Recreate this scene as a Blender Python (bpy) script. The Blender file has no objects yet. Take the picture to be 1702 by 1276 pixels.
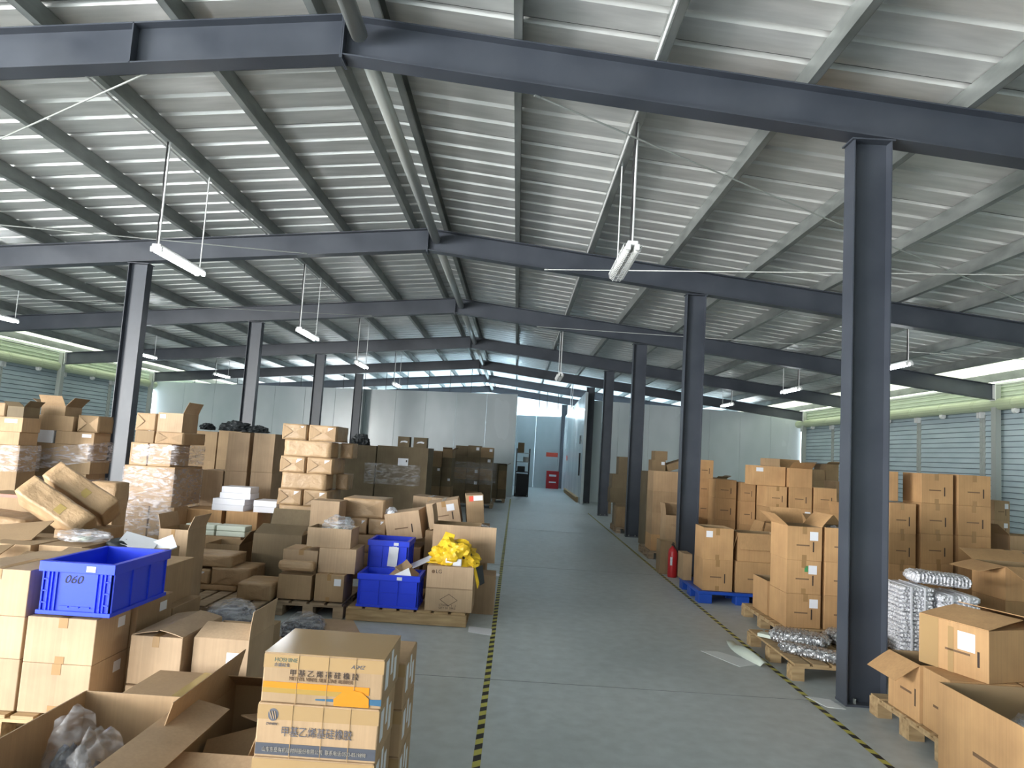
import bpy, bmesh, math, random
from mathutils import Vector, Matrix, noise
rnd = random.Random(7)
PI = math.pi
C = bpy.context.scene.collection
sc = bpy.context.scene

# ------------------------------------------------------------ camera
cam_d = bpy.data.cameras.new('camera'); cam = bpy.data.objects.new('camera', cam_d); C.objects.link(cam)
cam_d.sensor_fit = 'HORIZONTAL'; cam_d.sensor_width = 36.0
cam_d.lens = 36.0 * 1177.4225 / 1702.0
F_ = Vector((-0.01205451, 0.99526348, 0.09646392)); R_ = Vector((0.9980732, 0.00610388, 0.06174656)); U_ = Vector((-0.0608653, -0.09702238, 0.99341938))
cam.matrix_world = Matrix(((R_.x, U_.x, -F_.x, 0), (R_.y, U_.y, -F_.y, 0), (R_.z, U_.z, -F_.z, 1.7), (0, 0, 0, 1)))
cam_d.clip_end = 200
sc.camera = cam

# ------------------------------------------------------------ world, daylight openings, exposure
w = bpy.data.worlds.new('overcast_sky'); sc.world = w; w.use_nodes = True
bg = w.node_tree.nodes['Background']; bg.inputs[0].default_value = (0.86, 0.95, 1.0, 1); bg.inputs[1].default_value = 5.0
def area(name, loc, target, sx, sy, power, col=(1, 1, 1)):
    l = bpy.data.lights.new(name, 'AREA'); l.shape = 'RECTANGLE'; l.size = sx; l.size_y = sy; l.energy = power; l.color = col
    o = bpy.data.objects.new(name, l); C.objects.link(o); o.location = loc
    o.rotation_euler = (Vector(target) - Vector(loc)).to_track_quat('-Z', 'Y').to_euler()
    return o
area('daylight_open_end', (-7.5, -6.2, 2.0), (-2.0, 8, 1.2), 6.0, 3.2, 430, (1.0, 0.985, 0.95))
area('daylight_left_gate', (-14.2, -2.0, 2.0), (0, 6.0, 1.2), 6.4, 3.6, 3600, (1.0, 0.98, 0.95))
area('corridor_fill', (1.2, 38.6, 2.6), (1.2, 30, 1.5), 5.0, 3.0, 1100, (0.85, 0.93, 1.0))  # added fill light that brightens the far corridor
sc.view_settings.view_transform = 'Standard'; sc.view_settings.look = 'None'
sc.view_settings.exposure = 0.33; sc.view_settings.gamma = 1.0
sc.view_settings.use_curve_mapping = False

# ------------------------------------------------------------ materials
MT = {}
def nodes(m): return m.node_tree.nodes, m.node_tree.links
def mat(name, col, rough=0.6, metal=0.0, **k):
    m = bpy.data.materials.new(name); m.use_nodes = True
    b = m.node_tree.nodes['Principled BSDF']
    b.inputs['Base Color'].default_value = (*col, 1); b.inputs['Roughness'].default_value = rough; b.inputs['Metallic'].default_value = metal
    for kk, v in k.items():
        b.inputs[kk.replace('_', ' ')].default_value = v
    MT[name] = m
    return m
def tex(m, kind='noise', scale=(5, 5, 5), detail=3, c0=(0, 0, 0), c1=(1, 1, 1), p0=0.35, p1=0.65, bump=0.0, bdist=0.01, coord='Object', rough=None, nscale=1.0):
    n, l = nodes(m); b = n['Principled BSDF']
    tc = n.new('ShaderNodeTexCoord'); mp = n.new('ShaderNodeMapping'); mp.inputs['Scale'].default_value = scale
    l.new(tc.outputs[coord], mp.inputs[0])
    if kind == 'noise':
        t = n.new('ShaderNodeTexNoise'); t.inputs['Scale'].default_value = nscale; t.inputs['Detail'].default_value = detail; out = t.outputs[0]
    elif kind == 'voronoi':
        t = n.new('ShaderNodeTexVoronoi'); t.inputs['Scale'].default_value = nscale; out = t.outputs[0]
    l.new(mp.outputs[0], t.inputs['Vector'])
    cr = n.new('ShaderNodeValToRGB'); cr.color_ramp.elements[0].position = p0; cr.color_ramp.elements[1].position = p1
    cr.color_ramp.elements[0].color = (*c0, 1); cr.color_ramp.elements[1].color = (*c1, 1)
    l.new(out, cr.inputs[0]); l.new(cr.outputs[0], b.inputs['Base Color'])
    if rough:
        mr = n.new('ShaderNodeMapRange'); mr.inputs[3].default_value = rough[0]; mr.inputs[4].default_value = rough[1]
        l.new(out, mr.inputs[0]); l.new(mr.outputs[0], b.inputs['Roughness'])
    if bump:
        bp = n.new('ShaderNodeBump'); bp.inputs['Strength'].default_value = bump; bp.inputs['Distance'].default_value = bdist
        l.new(out, bp.inputs['Height']); l.new(bp.outputs[0], b.inputs['Normal'])
    return cr.outputs[0], out
def mixmul(m, sock, fac_col):
    """multiply base colour by an extra colour socket"""
    n, l = nodes(m); b = n['Principled BSDF']
    mx = n.new('ShaderNodeMix'); mx.data_type = 'RGBA'; mx.blend_type = 'MULTIPLY'; mx.inputs[0].default_value = 1
    l.new(sock, mx.inputs[6]); l.new(fac_col, mx.inputs[7]); l.new(mx.outputs[2], b.inputs['Base Color'])
    return mx.outputs[2]
def cardboard(name, col, streak=0.05, pack=False):
    m = mat(name, col, 0.75 if not pack else 0.5)
    c = Vector(col)
    sock, out = tex(m, 'noise', (70, 70, 1.5) if not pack else (6, 6, 9), 4, tuple(c * (1 - streak * 1.6)), tuple(c * (1 + streak)), 0.3, 0.7, bump=0.12 if not pack else 0.9, bdist=0.004 if not pack else 0.03)
    n, l = nodes(m)
    tc = n.new('ShaderNodeTexCoord'); oi = n.new('ShaderNodeObjectInfo')
    n2 = n.new('ShaderNodeTexNoise'); n2.inputs['Scale'].default_value = 3.5; n2.inputs['Detail'].default_value = 5
    ad = n.new('ShaderNodeVectorMath'); ad.operation = 'ADD'
    l.new(tc.outputs['Object'], ad.inputs[0]); l.new(oi.outputs['Location'], ad.inputs[1]); l.new(ad.outputs[0], n2.inputs['Vector'])
    r2 = n.new('ShaderNodeValToRGB'); r2.color_ramp.elements[0].position = .3; r2.color_ramp.elements[1].position = .7
    r2.color_ramp.elements[0].color = (.84, .82, .80, 1); r2.color_ramp.elements[1].color = (1.08, 1.08, 1.06, 1)
    l.new(n2.outputs[0], r2.inputs[0])
    s2 = mixmul(m, sock, r2.outputs[0])
    r3 = n.new('ShaderNodeValToRGB'); r3.color_ramp.elements[0].color = (.86, .85, .82, 1); r3.color_ramp.elements[1].color = (1.1, 1.08, 1.06, 1)
    l.new(oi.outputs['Random'], r3.inputs[0])
    mixmul(m, s2, r3.outputs[0])
    return m
cardboard('a', (0.47, 0.34, 0.225)); cardboard('b', (0.41, 0.28, 0.165)); cardboard('c', (0.30, 0.205, 0.115))
cardboard('o', (0.51, 0.31, 0.15)); cardboard('d', (0.17, 0.13, 0.078)); cardboard('k', (0.46, 0.315, 0.185), 0.06, True)  # 'd' kept dark: low light and shade put into the colour, partly old board
mat('w', (0.78, 0.79, 0.86), 0.55)
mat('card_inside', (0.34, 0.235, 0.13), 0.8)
mat('tape', (0.36, 0.22, 0.10), 0.22); mat('tape_yellow', (0.40, 0.29, 0.10), 0.2); mat('tape_orange', (0.62, 0.235, 0.015), 0.25); mat('tape_clear', (0.40, 0.262, 0.125), 0.14)
mat('sticker', (0.78, 0.80, 0.86), 0.5); mat('red', (0.45, 0.015, 0.02), 0.35); mat('red_print', (0.75, 0.10, 0.06), 0.5)
mat('green_print', (0.06, 0.28, 0.10), 0.5)
mat('ink', (0.045, 0.03, 0.025), 0.7); mat('ink_soft', (0.17, 0.10, 0.055), 0.7); mat('ink_grey', (0.10, 0.10, 0.12), 0.6)
mat('band_blue', (0.03, 0.11, 0.20), 0.5); mat('band_slate', (0.07, 0.075, 0.095), 0.5); mat('band_olive', (0.36, 0.22, 0.04), 0.5); mat('ink_pale', (0.33, 0.30, 0.26), 0.6)
mat('ink_green', (0.12, 0.16, 0.11), 0.6)
m = mat('floor_concrete', (0.2, 0.2, 0.2), 0.42)
s, o_ = tex(m, 'noise', (0.5, 0.22, 1), 8, (0.40, 0.445, 0.455), (0.56, 0.605, 0.615), 0.33, 0.68, rough=(0.30, 0.60))
n, l = nodes(m)
nz = n.new('ShaderNodeTexNoise'); nz.inputs['Scale'].default_value = 9; nz.inputs['Detail'].default_value = 8
tc = n.new('ShaderNodeTexCoord'); l.new(tc.outputs['Object'], nz.inputs['Vector'])
rr = n.new('ShaderNodeValToRGB'); rr.color_ramp.elements[0].position = .3; rr.color_ramp.elements[1].position = .7
rr.color_ramp.elements[0].color = (.88, .88, .88, 1); rr.color_ramp.elements[1].color = (1.06, 1.06, 1.06, 1)
l.new(nz.outputs[0], rr.inputs[0]); mixmul(m, s, rr.outputs[0])
m = mat('steel_paint', (0.065, 0.072, 0.095), 0.42)
tex(m, 'noise', (2, 2, 2), 6, (0.040, 0.047, 0.062), (0.064, 0.073, 0.092), .3, .7, rough=(.35, .5))
m = mat('galvanised', (0.30, 0.32, 0.31), 0.42, 0.55)
tex(m, 'noise', (6, 2, 6), 6, (0.20, 0.22, 0.21), (0.36, 0.38, 0.37), .3, .7, rough=(.35, .55))
m = mat('roof_sheet', (0.5, 0.5, 0.5), 0.36, 0.35)
s, o_ = tex(m, 'noise', (1.6, 9, 3), 7, (0.60, 0.605, 0.59), (0.80, 0.80, 0.785), .3, .7, rough=(.26, .42))
mat('seam', (0.05, 0.05, 0.05), 0.7)
mat('white_metal', (0.75, 0.76, 0.76), 0.4); mat('pipe', (0.42, 0.44, 0.42), 0.35, 0.4)
m = mat('panel_white', (0.50, 0.56, 0.585), 0.24)
tex(m, 'noise', (0.7, 0.7, 0.35), 3, (0.43, 0.50, 0.52), (0.55, 0.605, 0.63), .35, .65, rough=(.18, .32))
mat('panel_edge', (0.42, 0.46, 0.48), .4)
m = mat('shutter_blue', (0.20, 0.27, 0.32), 0.42)
tex(m, 'noise', (1, 1, 3), 3, (0.38, 0.47, 0.52), (0.46, 0.55, 0.60), .35, .65)
mat('slat_gap_shade', (0.13, 0.16, 0.19), .7); mat('roll_green', (0.44, 0.50, 0.34), 0.4)
def translucent(name, col, fac=0.5):
    m = bpy.data.materials.new(name); m.use_nodes = True; n, l = nodes(m); n.remove(n['Principled BSDF']); out = n['Material Output']
    d = n.new('ShaderNodeBsdfDiffuse'); t = n.new('ShaderNodeBsdfTranslucent'); mx = n.new('ShaderNodeMixShader')
    d.inputs[0].default_value = (*col, 1); t.inputs[0].default_value = (*col, 1); mx.inputs[0].default_value = fac
    l.new(d.outputs[0], mx.inputs[1]); l.new(t.outputs[0], mx.inputs[2]); l.new(mx.outputs[0], out.inputs[0]); MT[name] = m
mat('siding', (0.60, 0.68, 0.55), 0.45); translucent('fibreglass', (0.90, 0.90, 0.80), 0.58); translucent('skylight', (0.85, 0.92, 0.95), 0.42)
def film(name, col, amount=0.35, bs=60, rough=.15, bstr=.8):
    m = bpy.data.materials.new(name); m.use_nodes = True; n, l = nodes(m); b = n['Principled BSDF']; out = n['Material Output']
    b.inputs['Base Color'].default_value = (*col, 1); b.inputs['Roughness'].default_value = rough; b.inputs['Specular IOR Level'].default_value = 1.0
    t = n.new('ShaderNodeBsdfTransparent'); mx = n.new('ShaderNodeMixShader')
    tc = n.new('ShaderNodeTexCoord'); nz = n.new('ShaderNodeTexNoise'); nz.inputs['Scale'].default_value = 1; nz.inputs['Detail'].default_value = 6; nz.inputs['Distortion'].default_value = 1.2
    mp = n.new('ShaderNodeMapping'); mp.inputs['Scale'].default_value = (bs * .3, bs * .3, bs); l.new(tc.outputs['Object'], mp.inputs[0]); l.new(mp.outputs[0], nz.inputs['Vector'])
    bp = n.new('ShaderNodeBump'); bp.inputs['Strength'].default_value = bstr; bp.inputs['Distance'].default_value = .02
    l.new(nz.outputs[0], bp.inputs['Height']); l.new(bp.outputs[0], b.inputs['Normal'])
    cr = n.new('ShaderNodeValToRGB'); cr.color_ramp.elements[0].position = .42; cr.color_ramp.elements[1].position = .66
    cr.color_ramp.elements[0].color = (amount * .35,) * 3 + (1,); cr.color_ramp.elements[1].color = (min(1, amount * 2),) * 3 + (1,)
    l.new(nz.outputs[0], cr.inputs[0]); l.new(cr.outputs[0], mx.inputs[0]); l.new(t.outputs[0], mx.inputs[1]); l.new(b.outputs[0], mx.inputs[2]); l.new(mx.outputs[0], out.inputs[0])
    MT[name] = m
film('stretch_film', (0.80, 0.76, 0.80), 0.27, 26); film('clear_bag', (0.66, 0.68, 0.74), 0.32, 22); film('dark_film', (0.6, 0.6, 0.62), 0.2, 14)
m = mat('dark_goods', (0.03, 0.035, 0.05), 0.25); tex(m, 'voronoi', (30, 30, 30), 1, (0.012, 0.015, 0.025), (0.15, 0.17, 0.22), .1, .9, bump=1.0, bdist=.03)
m = mat('black_cloth', (0.02, 0.025, 0.028), 0.5)
m = mat('bubble_wrap', (0.72, 0.74, 0.80), 0.22, 0.0); tex(m, 'voronoi', (45, 45, 45), 1, (0.92, 0.93, 0.98), (0.74, 0.76, 0.82), .15, .75, bump=1.0, bdist=.02)
m = mat('foil_wrap', (0.62, 0.63, 0.66), 0.18, 0.6); tex(m, 'voronoi', (38, 38, 38), 1, (0.85, 0.86, 0.88), (0.28, 0.29, 0.31), .1, .8, bump=1.0, bdist=.02)
m = mat('wood', (0.42, 0.28, 0.14), 0.7); tex(m, 'noise', (4, 30, 30), 5, (0.30, 0.19, 0.09), (0.52, 0.37, 0.20), .3, .7, bump=.15)
m = mat('wood_old', (0.30, 0.22, 0.14), 0.75); tex(m, 'noise', (4, 30, 30), 5, (0.19, 0.135, 0.085), (0.40, 0.30, 0.20), .3, .7, bump=.15)
mat('crate_blue', (0.02, 0.06, 0.80), 0.34); mat('crate_blue_dark', (0.012, 0.025, 0.42), 0.4); mat('pallet_blue', (0.012, 0.07, 0.42), 0.4)
m = mat('yellow_bag', (0.80, 0.52, 0.02), 0.45); tex(m, 'noise', (9, 9, 9), 4, (0.62, 0.38, 0.01), (0.88, 0.60, 0.03), .3, .7, bump=.5, bdist=.02)
mat('tape_black', (0.02, 0.02, 0.02), 0.6); mat('tape_floor_yellow', (0.50, 0.47, 0.10), 0.6)
mat('joint', (0.24, 0.26, 0.27), .8); mat('paper_dirty', (0.66, 0.68, 0.68), 0.8); mat('black_metal', (0.02, 0.02, 0.022), 0.5); mat('glass_dark', (0.02, 0.02, 0.02), .1); mat('pale_goods', (0.60, 0.66, 0.58), .5)
m = mat('tube_on', (1, 1, 1)); b = m.node_tree.nodes['Principled BSDF']; b.inputs['Emission Color'].default_value = (0.93, 0.97, 1.0, 1); b.inputs['Emission Strength'].default_value = 30.0
mat('tube_off', (0.78, 0.79, 0.76), 0.3)

# ------------------------------------------------------------ mesh helpers
class MB:
    def __init__(s): s.v = []; s.f = []; s.mi = []
    def add(s, vs, fs, mi=0):
        b = len(s.v); s.v += [tuple(x) for x in vs]; s.f += [tuple(b + i for i in f) for f in fs]; s.mi += [mi] * len(fs); return s
    def box(s, x0, x1, y0, y1, z0, z1, mi=0, M=None):
        vs = [Vector((x, y, z)) for z in (z0, z1) for y in (y0, y1) for x in (x0, x1)]
        if M: vs = [M @ v for v in vs]
        return s.add(vs, [(0, 2, 3, 1), (4, 5, 7, 6), (0, 1, 5, 4), (2, 6, 7, 3), (0, 4, 6, 2), (1, 3, 7, 5)], mi)
    def tube(s, p, q, r, n=10, mi=0, caps=True):
        p = Vector(p); q = Vector(q); d = (q - p).normalized(); u = d.orthogonal().normalized(); v = d.cross(u)
        vs = [c + r * (math.cos(2 * PI * i / n) * u + math.sin(2 * PI * i / n) * v) for c in (p, q) for i in range(n)]
        fs = [(i, (i + 1) % n, n + (i + 1) % n, n + i) for i in range(n)]
        if caps: fs += [tuple(range(n - 1, -1, -1)), tuple(range(n, 2 * n))]
        return s.add(vs, fs, mi)
    def obj(s, name, mats, parent=None, smooth=False, bevel=0):
        me = bpy.data.meshes.new(name); me.from_pydata(s.v, [], s.f); me.update()
        for mm in (mats if isinstance(mats, (list, tuple)) else [mats]): me.materials.append(MT[mm])
        me.polygons.foreach_set('material_index', s.mi)
        if smooth: me.polygons.foreach_set('use_smooth', [True] * len(me.polygons))
        o = bpy.data.objects.new(name, me); C.objects.link(o)
        if bevel:
            md = o.modifiers.new('edge', 'BEVEL'); md.width = bevel; md.segments = 2; md.limit_method = 'ANGLE'
        if parent: o.parent = parent
        return o
def tag(o, label, cat, group=None, kind=None):
    o['label'] = label; o['category'] = cat
    if group: o['group'] = group
    if kind: o['kind'] = kind
    return o
def thing(name, label, cat, loc=(0, 0, 0), rot=(0, 0, 0), group=None):
    o = bpy.data.objects.new(name, None); o.empty_display_size = .1; C.objects.link(o); o.location = loc; o.rotation_euler = rot
    return tag(o, label, cat, group)
def struct(o): o['kind'] = 'structure'; return o
def part_box(name, m, parent, x0, x1, y0, y1, z0, z1, bevel=0, M=None): return MB().box(x0, x1, y0, y1, z0, z1, 0, M).obj(name, m, parent, bevel=bevel)
def text(body, size, loc, rot, m, parent, ax='LEFT', sx=1.0, shear=0):
    cu = bpy.data.curves.new('lettering', 'FONT'); cu.body = body; cu.size = size; cu.align_x = ax; cu.extrude = 0.0006; cu.shear = shear
    cu.materials.append(MT[m]); o = bpy.data.objects.new('lettering', cu); C.objects.link(o)
    o.location = loc; o.rotation_euler = rot; o.scale = (sx, 1, 1)
    bpy.context.view_layer.update()
    me = bpy.data.meshes.new_from_object(o.evaluated_get(bpy.context.evaluated_depsgraph_get()))
    m2 = bpy.data.objects.new('lettering', me); m2.location = loc; m2.rotation_euler = rot; m2.scale = (sx, 1, 1)
    bpy.data.objects.remove(o); C.objects.link(m2); m2.parent = parent
    return m2
def crumple(name, m, loc, size, seed, parent=None, sub=3, amp=.3, freq=2.5, rot=(0, 0, 0), squash=True, smooth=True, flat=-0.35):
    bm = bmesh.new(); bmesh.ops.create_icosphere(bm, subdivisions=sub, radius=1)
    off = Vector((seed * 7.3, seed * 3.1, seed))
    for v in bm.verts:
        p = v.co.copy(); d = noise.noise(p * freq + off) + .5 * noise.noise(p * freq * 2.3 + off)
        v.co = p * (1 + amp * d)
        if squash and v.co.z < flat: v.co.z = flat
        v.co.z -= flat
        v.co = Vector((v.co.x * size[0], v.co.y * size[1], v.co.z * size[2]))
    me = bpy.data.meshes.new(name); bm.to_mesh(me); bm.free(); me.materials.append(MT[m])
    me.polygons.foreach_set('use_smooth', [smooth] * len(me.polygons))
    o = bpy.data.objects.new(name, me); C.objects.link(o); o.location = loc; o.rotation_euler = rot
    if parent: o.parent = parent
    return o

# ------------------------------------------------------------ building shell
XL, XR, XA = -14.35, 11.0, -1.61          # side walls, ridge
YB, YF, YW = -5.5, 38.5, 27.6              # open rear end, far end, panel wall
FY = [0.2, 5.51, 11.03, 16.09, 21.48, 26.84, 31.96, 37.3]
def bz(x): return 4.81 - .101 * abs(x - XA)      # underside of the rafters
def rz(x): return bz(x) + .53                    # underside of the roof sheets
o = MB().box(XL - .3, XR + .3, YB - 3, YF + 1, -.2, 0).obj('floor', 'floor_concrete'); struct(o)
# roof: trapezoid ribbed sheets, ribs run down the slope
def roof(name, xa, xb, y0, y1, m, pitch=.378, zoff=0):
    ys = []; y = y0
    while y < y1:
        ys += [(y, 0), (y + pitch - .085, 0), (y + pitch - .062, .042), (y + pitch - .018, .042)]; y += pitch
    ys.append((y, 0))
    mb = MB(); vs = []; th = .004
    for (yy, h) in ys:
        for x in (xa, xb): vs.append((x, yy, rz(x) + h + zoff))
    for (yy, h) in ys:
        for x in (xa, xb): vs.append((x, yy, rz(x) + h + zoff + th))
    k = len(ys); fs = []
    for i in range(k - 1):
        a = 2 * i; fs.append((a, a + 1, a + 3, a + 2)); b2 = a + 2 * k; fs.append((b2, b2 + 2, b2 + 3, b2 + 1))
    fs += [(0, 2 * k, 2 * k + 1, 1), (2 * k - 2, 2 * k - 1, 4 * k - 1, 4 * k - 2)]
    mb.add(vs, fs); o = mb.obj(name, m); struct(o); return o
LEND, REND = -12.9, 9.55
roof('ceiling', LEND, XA, YB, YW + .4, 'roof_sheet'); roof('ceiling', XA, REND, YB, YW + .4, 'roof_sheet')
roof('ceiling', XL - .3, LEND, YB, YF, 'fibreglass', .32); roof('ceiling', REND, XR + .3, YB, YF, 'fibreglass', .32)
roof('ceiling', LEND, -6.0, YW + .42, YF, 'roof_sheet'); roof('ceiling', -6.0, XA, YW + .42, YF, 'skylight'); roof('ceiling', XA, REND, YW + .42, YF, 'skylight')
# dark lap seams on the sheets (every third rib)
mb = MB()
yy = YB + .378 * 2 - .09
while yy < YW:
    for xa, xb in ((LEND, XA), (XA, REND)):
        mb.add([(xa, yy, rz(xa) - .002), (xb, yy, rz(xb) - .002), (xb, yy + .007, rz(xb) - .002), (xa, yy + .007, rz(xa) - .002)], [(0, 3, 2, 1)])
    yy += .378 * 3
struct(mb.obj('ceiling_seam', 'seam'))
# side walls above the shutters + eave gap left open to the sky
for side, x, sgn in (('left', XL, 1), ('right', XR, -1)):
    mb = MB(); zt = rz(x) - .09; z = 3.30
    pr = []
    while z < zt - .06: pr += [(0, z), (0, z + .06), (.03, z + .075), (.03, z + .085), (0, z + .10)]; z += .10
    pts = [(x + sgn * a, b) for a, b in pr] + [(x - sgn * .02, b) for a, b in reversed(pr)]; n_ = len(pts); k_ = n_ // 2
    fs = [(i, i + 1, n_ + i + 1, n_ + i) for i in range(n_ - 1)] + [(n_ - 1, 0, n_, 2 * n_ - 1)]
    fs += [(i, i + 1, n_ - 2 - i, n_ - 1 - i) for i in range(k_ - 1)] + [(n_ + n_ - 1 - i, n_ + n_ - 2 - i, n_ + i + 1, n_ + i) for i in range(k_ - 1)]
    mb.add([(a, YB, b) for a, b in pts] + [(a, YF, b) for a, b in pts], fs)
    struct(mb.obj('wall_' + side, 'siding'))
    struct(MB().box(*sorted((x - sgn * .02, x + sgn * .05)), YB, YF, zt - .035, zt).obj('trim_2' if side == 'left' else 'trim_3', 'white_metal'))
    # solid masonry strip outside near the open gate end
    k = 0
    Y0 = 1.0 if side == 'left' else -5.3
    ylist = []
    yy = 27.26 if side == 'left' else 27.5
    while yy > Y0 + 2: ylist.append(yy); yy -= 2.66
    ylist.append(Y0)
    lm = 'left' if side == 'left' else 'right'
    for i in range(len(ylist) - 1):
        ya, yb = ylist[i + 1], ylist[i]
        word = ['farthest', 'second farthest', 'third farthest', 'fourth farthest', 'fifth farthest', 'sixth farthest', 'seventh farthest', 'eighth farthest', 'ninth farthest', 'tenth farthest', 'eleventh farthest', 'twelfth farthest'][i]
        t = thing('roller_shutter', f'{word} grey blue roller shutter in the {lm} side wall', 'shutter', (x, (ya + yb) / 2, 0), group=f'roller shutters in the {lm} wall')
        d = (yb - ya) / 2 - .05; c = MB(); z = 0
        while z < 3.36:
            a_ = sgn * .022
            c.add([(-.01 * sgn, -d, z), (a_, -d, z), (sgn * .004, -d, z + .11), (-.01 * sgn, -d, z + .11), (-.01 * sgn, d, z), (a_, d, z), (sgn * .004, d, z + .11), (-.01 * sgn, d, z + .11)], [(0, 1, 2, 3), (7, 6, 5, 4), (0, 4, 5, 1), (1, 5, 6, 2), (2, 6, 7, 3), (3, 7, 4, 0)], 0)
            c.box(-.004, .004, -d, d, z + .11, z + .126, 1); z += .126  # dark strip between slats, groove shade put into its colour
        c.obj('slat_curtain', ['shutter_blue', 'slat_gap_shade'], t)
        c = MB(); c.tube((sgn * .17, -d - .05, 3.47), (sgn * .17, d + .05, 3.47), .135, 14)
        for q in range(3): c.tube((sgn * .17, -d + q * d - .02, 3.47), (sgn * .17, -d + q * d + .02, 3.47), .14, 14)
        c.obj('roll_tube', 'roll_green', t)
        c = MB(); c.tube((sgn * .17, -.05, 3.30), (sgn * .17, .05, 3.30), .06, 10); c.box(sgn * .17 - .05, sgn * .17 + .05, -.06, .06, 3.3, 3.42); c.obj('motor', 'white_metal', t)
        for s2 in (-1, 1):
            g = MB(); y_ = s2 * (d + .0)
            g.box(-.03, .03, y_ - .045, y_ + .045, 0, 3.28)
            for q in range(16): g.box(sgn * .03, sgn * .042, y_ - .012, y_ + .012, .1 + q * .2, .18 + q * .2)
            gr_ = g.obj('guide_rail', 'pipe', t)
            part_box('bracket', 'white_metal', gr_, -.05 + sgn * .06, .05 + sgn * .06, y_ - .04, y_ + .04, 3.2, 3.34)
# far panel walls of the cold store: cam-lock sandwich panels
def panel_wall(name, p, q, top0, top1, thick=.1, pw=1.15, m='panel_white', base=0):
    p = Vector(p); q = Vector(q); L = (q - p).length; d = (q - p) / L; nrm = Vector((-d.y, d.x, 0)); mb = MB(); k = max(1, round(L / pw))
    for i in range(k):
        a, b = i / k, (i + 1) / k
        A = p + d * (L * a + .003); B = p + d * (L * b - .003); ta = top0 + (top1 - top0) * a; tb = top0 + (top1 - top0) * b
        vs = [A, B, B + nrm * thick, A + nrm * thick]
        vv = [(v.x, v.y, base) for v in vs] + [(vs[0].x, vs[0].y, ta), (vs[1].x, vs[1].y, tb), (vs[2].x, vs[2].y, tb), (vs[3].x, vs[3].y, ta)]
        mb.add(vv, [(0, 3, 2, 1), (4, 5, 6, 7), (0, 1, 5, 4), (1, 2, 6, 5), (2, 3, 7, 6), (3, 0, 4, 7)])
    o = mb.obj(name, m, bevel=.004); struct(o); return o
panel_wall('wall_far_left', (-14.33, YW, 0), (-.08, YW, 0), 3.62, 3.98)
panel_wall('wall_far_right', (2.72, YW, 0), (10.98, YW, 0), 3.93, 3.80)
panel_wall('wall_corridor_left', (-.08, YW + .1, 0), (-.08, 36.9, 0), 3.9, 3.8)
panel_wall('wall_corridor_right', (2.42, 36.9, 0), (2.42, 26.05, 0), 3.75, 4.1)
panel_wall('wall_far_center', (-.3, 37.0, 0), (2.18, 37.0, 0), 3.68, 3.72)
panel_wall('wall_far_end', (2.9, 37.6, 0), (10.5, 37.6, 0), 3.7, 3.7)
struct(MB().box(-8, XR, 38.3, 38.34, 0, 5.2).obj('wall_far', 'skylight'))
for k, y in enumerate((0.2, 5.51, 10.95, 16.2, 21.5)):
    struct(MB().box(XL + .1, XR - .1, y - .005, y + .005, 0.0, 0.0012).obj('floor_joint', 'joint'))
struct(MB().box(2.18, 2.24, 36.96, 37.1, 0, 3.74).obj('trim_1', 'panel_edge'))
struct(MB().box(2.24, 2.60, 38.0, 38.1, 0, 3.0).obj('wall_back', 'panel_edge'))
# unseen rear gable, its right part widened to block sky light from behind
struct(MB().box(-4.0, XR, YB - .1, YB, 0, 5.0).obj('wall_rear_right', 'panel_white'))
struct(MB().box(XL, -11.0, YB - .1, YB, 0, 3.8).obj('wall_rear_left', 'panel_white'))

# ------------------------------------------------------------ steel frames
ordn = ['nearest', 'second', 'third', 'fourth', 'fifth', 'sixth', 'seventh']
for i, y in enumerate(FY):
    t = thing('roof_beam', ('dark grey steel roof beam crossing behind the camera' if i == 0 else f'dark grey steel roof beam of the {ordn[i-1]} frame ahead, meeting at the ridge'), 'beam', (0, y, 0), group='steel roof beams')
    for nm, xa, xb in (('rafter', -13.95 if i else -14, XA - .012), ('rafter', XA + .012, 10.7)):
        mb = MB()
        def sl(za, zb, ya, yb, dzx=0):
            mb.add([(x, yy, bz(x) + z) for z in (za, zb) for yy in (ya, yb) for x in (xa, xb)], [(0, 2, 3, 1), (4, 5, 7, 6), (0, 1, 5, 4), (2, 6, 7, 3), (0, 4, 6, 2), (1, 3, 7, 5)])
        sl(0, .012, -.09, .09); sl(.012, .338, -.005, .005); sl(.338, .35, -.09, .09)
        mb.obj(nm, 'steel_paint', t)
    part_box('end_plate', 'steel_paint', t, XA - .012, XA - .001, -.095, .095, bz(XA) - .03, bz(XA) + .37)
    part_box('end_plate', 'steel_paint', t, XA + .001, XA + .012, -.095, .095, bz(XA) - .03, bz(XA) + .37)
    if i == 1: part_box('stiffener', 'steel_paint', t, -3.32, -3.31, -.09, .09, bz(-3.3), bz(-3.3) + .35)
    part_box('end_plate', 'white_metal', t, 10.7, 10.715, -.1, .1, bz(10.7) - .02, bz(10.7) + .36)
    part_box('end_plate', 'white_metal', t, -13.965, -13.95, -.1, .1, bz(-13.95) - .02, bz(-13.95) + .36)
    for x, s in ((10.78, 'right'), (-14.08, 'left')):
        if abs(y - YW) < .0: continue
        c = MB(); c.box(x - .06, x + .06, y - .08, y + .08, 0, bz(x) + .33); c.obj('wall_post', 'pipe' , None)
        o = bpy.data.objects[bpy.context.scene.objects[-1].name] if False else C.objects[-1]
        tag(o, f'galvanised post at the {s} wall carrying the ' + ('rear' if i == 0 else ordn[i-1]) + ' roof beam', 'post', 'wall posts under the beam ends')
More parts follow.
